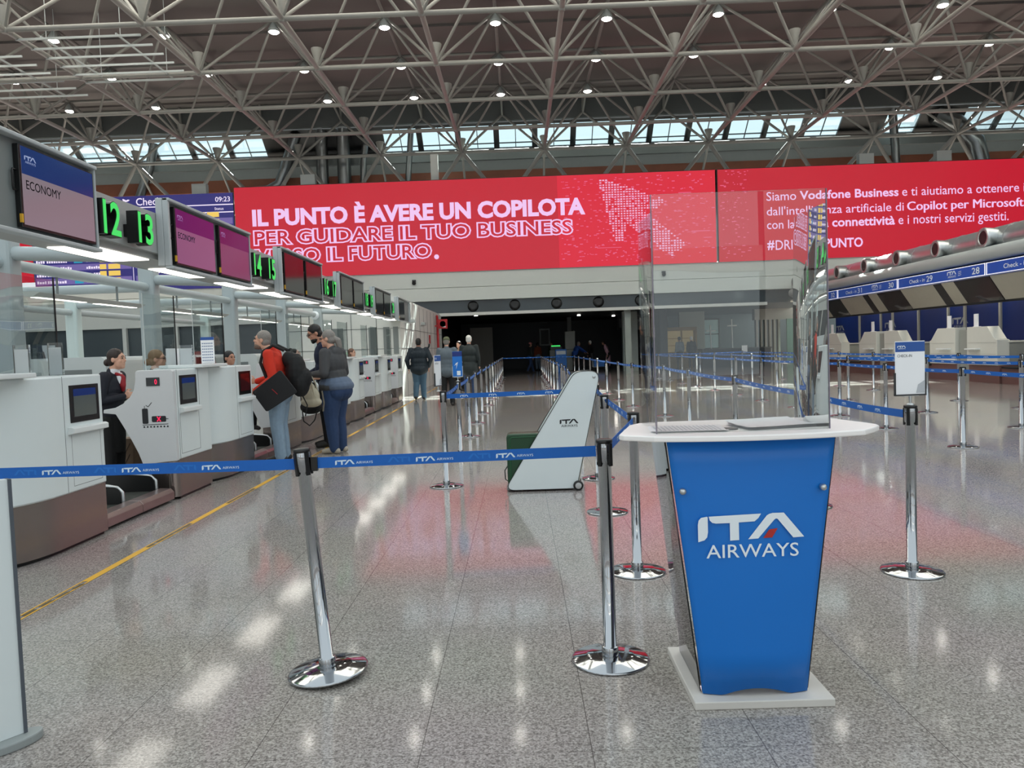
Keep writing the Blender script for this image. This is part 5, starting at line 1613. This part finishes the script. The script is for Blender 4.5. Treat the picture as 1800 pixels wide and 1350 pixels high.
    if st and hm:
        c = MB()
        c.ball(hd(0, -.022, .043), (.083, .096, .094), MH, u=18, v=12)
        if st in ('bun', 'pony', 'long', 'shortback', 'short'):
            c.ball(hd(0, -.045, -.015), (.078, .068, .075), MH)
        if st == 'bun':
            c.ball(hd(0, -.125, -.03), (.045, .04, .045), MH)
        if st == 'topbun':
            c.ball(hd(0, -.07, .13), (.045, .045, .04), MH)
        if st == 'pony':
            chain(c, [(hd(0, -.10, .0), .035), (hd(0, -.15, -.04), .045), (hd(.01, -.155, -.12), .04), (hd(.01, -.14, -.19), .015)])
        if st == 'long':
            c.ball(hd(0, -.05, -.10), (.085, .06, .12), MH)
        if st == 'curly':
            for i in range(26):
                a = i * 2.4; z = -.02 + .11 * (i % 6) / 5
                c.ball(hd(.078 * math.sin(a) * (1 - max(0, z - .05) * 5), -.025 + .078 * math.cos(a) * (.9 if math.cos(a) > 0 else 1.1), z + .02), .028)
        remeshed(c, 'hair', hm, t, min(vox, .012), 2)
    if beard:
        c = MB(); c.ball(hd(0, .034, -.075), (.058, .060, .048), MH); c.ball(hd(0, .066, -.096), (.034, .03, .03), MH)
        remeshed(c, 'beard', beard, t, min(vox, .010), 2)
    if hat:
        c = MB(); c.ball(hd(0, -.015, .055), (.09, .105, .085), MH); c.ball(hd(0, .08, .045), (.06, .06, .014), MH)
        remeshed(c, 'hat', hat, t, min(vox, .014), 2)
    if face:
        for sg in (-1, 1):
            MB().ball(hd(sg * .030, .0845, .014), .0085, u=8, v=6).build('eye', M_EYE, t)
        if hm and st:
            c = MB()
            for sg in (-1, 1):
                c.tube([hd(sg * .014, .091, .034), hd(sg * .03, .090, .040), hd(sg * .046, .080, .035)], .0042, n=6)
            c.build('eyebrows', hm, t)
    if glasses:
        c = MB()
        for sg in (-1, 1):
            c.tube([hd(sg * .031 + .022 * math.cos(a), .100, .012 + .016 * math.sin(a)) for a in [2 * PI * i / 12 for i in range(13)]], .003, n=5)
            c.tube([hd(sg * .052, .098, .016), hd(sg * .078, .03, .018), hd(sg * .08, -.02, .01)], .003, n=5)
        c.tube([hd(-.01, .1, .016), hd(.01, .1, .016)], .003, n=5)
        c.build('glasses', glasses, t)
    def world(*p):
        return V(*loc) + Matrix.Rotation(rz, 4, 'Z') @ (V(*p) * s)
    return t, world, up
D = math.radians
H_DBROWN = mat('hair_dark_brown', (44, 28, 22), .5, vary=.25, scale=60, bump=.5)
H_BLACK = mat('hair_black', (20, 17, 17), .5, vary=.2, scale=60, bump=.5)
H_GREY = mat('hair_grey', (136, 130, 124), .55, vary=.25, scale=60, bump=.5)
H_WHITE = mat('hair_white', (216, 214, 208), .55, vary=.1, scale=60)
H_FAIR = mat('hair_fair_brown', (140, 112, 84), .5, vary=.25, scale=60, bump=.4)
C_NAVY = mat('uniform_navy', (18, 20, 34), .7, vary=.1, scale=12, bump=.3)
C_BLACK = mat('cloth_black', (17, 17, 19), .75, vary=.12, scale=14, bump=.4)
C_RED = mat('fleece_red', (206, 48, 26), .85, vary=.12, scale=18, bump=.6)
C_LJEANS = mat('jeans_light', (136, 158, 178), .8, vary=.15, scale=16, bump=.6)
C_DJEANS = mat('jeans_dark', (40, 62, 98), .8, vary=.18, scale=16, bump=.6)
C_MJEANS = mat('jeans_faded', (70, 98, 118), .8, vary=.25, scale=7, bump=.5)
C_NSWEAT = mat('sweater_navy', (22, 28, 54), .85, vary=.12, scale=18, bump=.5)
C_HOOD = mat('hoodie_grey', (70, 70, 72), .85, vary=.12, scale=16, bump=.6)
C_HEM = mat('shirt_slate', (92, 106, 128), .85, vary=.1, scale=16, bump=.5)
C_PARKA = mat('parka_dark_teal', (20, 34, 44), .7, vary=.15, scale=10, bump=.7)
C_GJACK = mat('jacket_grey_blue', (96, 106, 114), .75, vary=.2, scale=8, bump=.4)
C_DGREEN = mat('coat_charcoal_green', (34, 42, 42), .75, vary=.15, scale=8, bump=.4)
C_BEIGE = mat('coat_beige', (150, 130, 118), .8, vary=.2, scale=12, bump=.3)
C_PINK = mat('coat_pink', (214, 166, 180), .8, vary=.15, scale=12)
C_BLUEJ = mat('jacket_blue', (24, 74, 156), .7, vary=.12, scale=10)
S_BEIGE = mat('shoe_beige', (176, 166, 150), .7, vary=.1)
S_DARK = mat('shoe_dark', (38, 34, 32), .6, vary=.1)
M_WSHIRT = mat('shirt_white', (226, 226, 230), .7, vary=.03)
M_SCARF = mat('scarf_red', (150, 18, 32), .6, vary=.2, scale=30)

# staff
person('standing clerk in navy uniform with red scarf, hands clasped on the desk shelf', (-4.36, 7.98, 0), D(-90), 1.57, .008, SKIN, ('bun', H_DBROWN), C_NAVY, C_BLACK, S_DARK, lean=D(7), head=(D(-4), D(-4)),
       arms={'L': ((-.24, .0, 1.14), (-.07, .175, 1.19), (.75, .35, .05), .9), 'R': ((.24, .02, 1.14), (.05, .20, 1.185), (-.75, .35, .05), .9)}, skirt=C_BLACK, shirt=M_WSHIRT, scarf=M_SCARF)
def stool(loc, z, lab):
    t = thing('desk_stool', lab, 'stool', loc, 0, 'stools behind the desks')
    MB().lathe([(.001, z - .06), (.19, z - .06), (.2, z - .03), (.17, z), (.001, z)], n=18).build('seat', C_BLACK, t)
    MB().cyl((0, 0, .03), (0, 0, z - .06), .03, n=10).build('column', M_CHROME, t); MB().lathe([(.24, 0), (.24, .02), (.04, .035)], n=18).build('base', M_DGREY, t)
def clerk(label, x, y, rz, topz, hair, head=(0, 0), **k):
    H = k.pop('H', 1.66)
    seat = topz - .80 * H / 1.75
    person(label, (x, y, 0), rz, H, .010, k.pop('skin', SKIN), hair, C_NAVY, C_BLACK, S_DARK, head=head, seat=seat, arms={'L': ((-.24, .10, 1.16), (-.14, .32, 1.14)), 'R': ((.24, .10, 1.16), (.14, .32, 1.14))}, shirt=M_WSHIRT, **k)
    stool((x, y, 0), seat - .20 * H / 1.75, 'black desk stool under the ' + label.split(' behind')[0].split(',')[0])
clerk('seated fair-haired clerk with a bun and glasses, behind the first pictogram desk', -4.42, 9.15, D(-80), 1.545, ('bun', H_FAIR), glasses=M_BLACK)
clerk('seated dark-haired clerk facing out, behind the third pictogram desk', -4.66, 12.1, D(-120), 1.53, ('short', H_BLACK), skin=SKIN2)
clerk('seated clerk with dark top bun, behind the third rounded desk', -4.47, 15.0, D(-90), 1.56, ('topbun', H_BLACK), head=(0, D(-18)))
clerk('seated clerk with loose brown hair, behind the last rounded desk', -4.45, 20.0, D(-100), 1.56, ('long', mat('hair_brown', (104, 74, 60), .5, vary=.2, scale=60)))

# traveller in red with backpack and laptop sleeve
_, w2, _ = person('bearded man in red fleece and light jeans leaning towards the desk', (-3.27, 10.22, 0), D(92), 1.80, .008, SKIN, ('short', H_GREY), C_RED, C_LJEANS, S_DARK, lean=D(9), head=(D(4), D(-10)), neckf=.05,
       arms={'L': ((-.25, .0, 1.10), (-.20, .25, .95), (.2, .9, -.15), .8), 'R': ((.24, .08, 1.12), (.16, .34, 1.06), (0, .9, .1), .5)}, beard=mat('beard_grey', (120, 100, 88), .6, vary=.2, scale=60), fat=1.12, legw=1.18, hips=1.05)
def bag_mesh(P, R, th, r=.03):
    return rounded(P, r, 4)
t = thing('backpack', 'big black backpack on the back of the man in red', 'backpack', (-3.27, 10.22, 0), D(92))
c = MB(); c.ball((0, -.24, 1.20), (.16, .14, .27)); c.ball((0, -.29, 1.06), (.15, .13, .20)); c.ball((0, -.16, 1.38), (.12, .10, .12)); c.ball((0, -.36, 1.12), (.11, .09, .14))
remeshed(c, 'body', C_BLACK, t, .012, 3)
for sg in (-1, 1):
    q = MB(); q.tube([(sg * .10, -.12, 1.50), (sg * .12, .02, 1.575), (sg * .13, .15, 1.50), (sg * .14, .19, 1.35), (sg * .16, .12, 1.16), (sg * .16, -.05, 1.0), (sg * .13, -.22, .95)], .022, n=8); q.build('shoulder_strap', C_BLACK, t)
q = MB(); q.tube([(.02, -.30, .9), (.04, -.36, .75), (.03, -.33, .60)], .008, n=6); q.build('loose_strap', C_BLACK, t)
t = thing('laptop_sleeve', 'flat black sleeve with a red zip held under the arm of the man in red', 'bag', (-3.24, 9.90, .97))
SLV = rounded([(-.29, .0), (.10, .28), (.31, -.02), (-.11, -.27)], .03, 3)
MB().prism(SLV, (0, 0, 0), (1, 0, 0), (0, 0, 1), (0, .03, 0)).build('body', mat('sleeve_black', (20, 20, 24), .6, vary=.08, scale=20), t, bevel=.008)
q = MB(); q.tube([(-.02, -.004, .03), (.05, -.004, -.04)], .005, n=5); q.build('zip', M_RED, t)

# couple at the third desk
person('tall dark-haired bearded man in navy sweater looking down, behind the grey-haired woman', (-3.02, 11.72, 0), D(108), 1.90, .009, SKIN2, ('short', H_BLACK), C_NSWEAT, C_BLACK, S_DARK, lean=D(5), head=(D(10), D(22)), neckf=.03,
       arms={'L': ((-.25, .0, 1.12), (-.14, .20, .98), (.3, .6, -.5), .9), 'R': ((.25, .02, 1.14), (.06, .26, 1.02), (-.3, .7, -.4), .9)}, beard=H_BLACK, glasses=M_BLACK)
person('grey-haired woman with ponytail, grey hoodie and dark jeans seen from her left', (-2.68, 10.92, 0), D(72), 1.78, .008, SKIN, ('pony', H_GREY), C_HOOD, C_DJEANS, S_BEIGE, lean=D(3), head=(D(14), D(4)), neckf=.02,
       arms={'L': ((-.30, -.02, 1.14), (-.24, .24, 1.13), (.25, .9, .0), .9), 'R': ((.30, .02, 1.14), (.1, .28, 1.08), (-.3, .9, 0), .9)}, fat=1.36, hips=1.45, legw=1.08, hem=C_HEM, glasses=M_DGREY, hood=True)
t = thing('handbag', 'cream leather handbag held by the grey-haired woman', 'bag', (-2.96, 10.62, .87), D(72))
c = MB(); c.ball((0, .0, -.02), (.07, .15, .14)); c.ball((0, -.01, -.10), (.075, .17, .08)); c.ball((0, .01, .10), (.045, .09, .07))
M_CREAM = mat('cream_leather', (190, 180, 156), .55, vary=.12, scale=12, bump=.5)
remeshed(c, 'body', M_CREAM, t, .010, 3)
for k in (-.045, .045):
    q = MB(); q.tube([(k, -.10, -.02), (k, -.06, .16), (k * .4, 0, .30), (k, .06, .16), (k, .10, -.02)], .009, n=6); q.build('handle', M_CREAM, t)
q = MB(); q.tube([(.06, -.15, .05), (.07, -.17, -.12), (.065, -.15, -.24)], .012, n=6); q.build('loose_strap', mat('grey_strap', (120, 112, 98), .6), t)
t = thing('backpack', 'black rucksack hanging from the hands of the tall dark-haired man', 'backpack', (-3.16, 11.32, .78))
c = MB(); c.ball((0, 0, 0), (.15, .11, .22)); c.ball((.01, 0, -.13), (.17, .12, .11)); c.ball((0, 0, .16), (.09, .08, .1)); remeshed(c, 'body', C_BLACK, t, .012, 3)
q = MB(); q.tube([(-.08, -.05, .2), (-.04, .0, .33), (.06, .03, .3), (.08, -.02, .2)], .014, n=6); q.build('carry_handle', C_BLACK, t)
q = MB(); q.tube([(-.1, -.1, -.15), (-.08, -.12, -.33), (.0, -.1, -.40), (.08, -.1, -.32), (.12, -.1, -.18)], .010, n=6); q.build('shoulder_strap', C_BLACK, t)

# walkers
person('man in dark hooded jacket and faded jeans walking away beside the white block', (-2.98, 22.4, 0), D(2), 1.82, .012, SKIN2, ('short', H_BLACK), C_PARKA, C_MJEANS, S_DARK, face=False, fat=1.45, coat=.06, hood=True,
       arms={'L': ((-.33, -.08, 1.14), (-.30, .0, .90)), 'R': ((.34, -.06, 1.16), (.27, .06, .92))}, feet={'L': ((-.09, .02, .50), (-.11, -.16, .12), (-.12, -.04, .035)), 'R': ((.09, .07, .50), (.10, .06, .085), (.12, .22, .035))}, hips=1.2, legw=1.15)
tag(MB().tube([(-2.70, 22.36, 1.52), (-2.66, 22.38, 1.58), (-2.655, 22.40, 1.64)], .026, n=8).build('shoulder_camera', C_BLACK), 'black object over the right shoulder of the man in dark jacket', 'bag')
person('person in khaki hat and grey jacket walking away, behind the sign holders', (-1.88, 19.6, 0), D(-3), 1.78, .014, SKIN, ('short', H_GREY), C_GJACK, C_BLACK, S_DARK, face=False, fat=1.2, coat=.05, hat=mat('khaki_hat', (92, 96, 70), .8, vary=.15))
person('white-haired man in dark coat walking away beside the left rope row', (-1.50, 22.6, 0), D(-2), 1.86, .014, SKIN, ('short', H_WHITE), C_DGREEN, C_DJEANS, S_DARK, face=False, fat=1.25, coat=.12)
person('woman in beige patterned coat partly hidden by the white-haired man', (-2.10, 26.5, 0), D(150), 1.74, .018, SKIN, ('long', H_DBROWN), C_BEIGE, C_BLACK, S_DARK, face=False, coat=.2)
def stride(a=.2):
    return {'L': ((-.09, .12, .50), (-.10, .22, .085), (-.11, .36, .035)), 'R': ((.09, -.02, .50), (.10, -.24, .13), (.11, -.12, .035))}
far = [('person in dark clothes with pink cap striding past in the dark hall', .60, 43.5, D(-70), C_DGREEN, C_DJEANS, H_BLACK, dict(hat=mat('pink_cap', (196, 120, 120), .7), feet=stride())),
       ('person with an orange top standing by the poster in the dark hall', 1.15, 48.0, D(30), mat('top_orange', (140, 70, 44), .8), C_LJEANS, H_BLACK, {}),
       ('person in black and green beside the far white kiosk', 2.0, 47.0, D(150), mat('dark_green_top', (40, 60, 34), .8), C_BLACK, H_BLACK, {}),
       ('grey-haired person in blue jacket bending over a trolley in the dark hall', 3.15, 43.6, D(-75), C_BLUEJ, C_BLACK, H_GREY, dict(lean=D(22), fat=1.25, arms={'L': ((-.24, .42, 1.22), (-.2, .66, 1.06)), 'R': ((.24, .42, 1.22), (.2, .66, 1.06))})),
       ('white-haired person in black behind the trolley in the dark hall', 4.25, 45.5, D(60), C_BLACK, C_BLACK, H_WHITE, {}),
       ('woman in long pink coat bending forward at the right of the dark hall', 5.15, 44.2, D(80), C_PINK, C_BLACK, H_DBROWN, dict(lean=D(20), coat=.34)),
       ('person in grey at the amber stall seen through the clear shield', 8.5, 40.4, D(20), C_GJACK, C_BLACK, H_BLACK, {}),
       ('person in black leaning at the amber stall', 9.2, 40.7, D(-10), C_BLACK, C_BLACK, H_WHITE, {})]
for lab, x, y, rz, tp_, lg_, hr, kw in far:
    person(lab, (x, y, 0), rz, 1.74, .022, SKIN2, ('short', hr), tp_, lg_, S_DARK, face=False, **kw)
t = thing('luggage_trolley', 'luggage trolley pushed by the person in the blue jacket', 'trolley', (4.45, 43.75, 0))
q = MB(); q.tube([(-.25, -.25, .2), (-.3, -.25, 1.0), (-.3, .25, 1.0), (-.25, .25, .2)], .02, n=6); q.tube([(-.25, -.25, .2), (.5, -.2, .2), (.5, .2, .2), (-.25, .25, .2)], .02, n=6); q.build('frame', M_SILVER, t)
bx((-.2, -.22, .22), (.4, .22, .55)).build('load', M_BLUE, t)
for x, y in ((-.2, -.24), (-.2, .24), (.45, 0)):
    MB().lathe([(.02, -.03), (.08, -.03), (.08, .03), (.02, .03)], (x, y, .08), axis='y', n=12).build('wheel', M_BLACK, t)
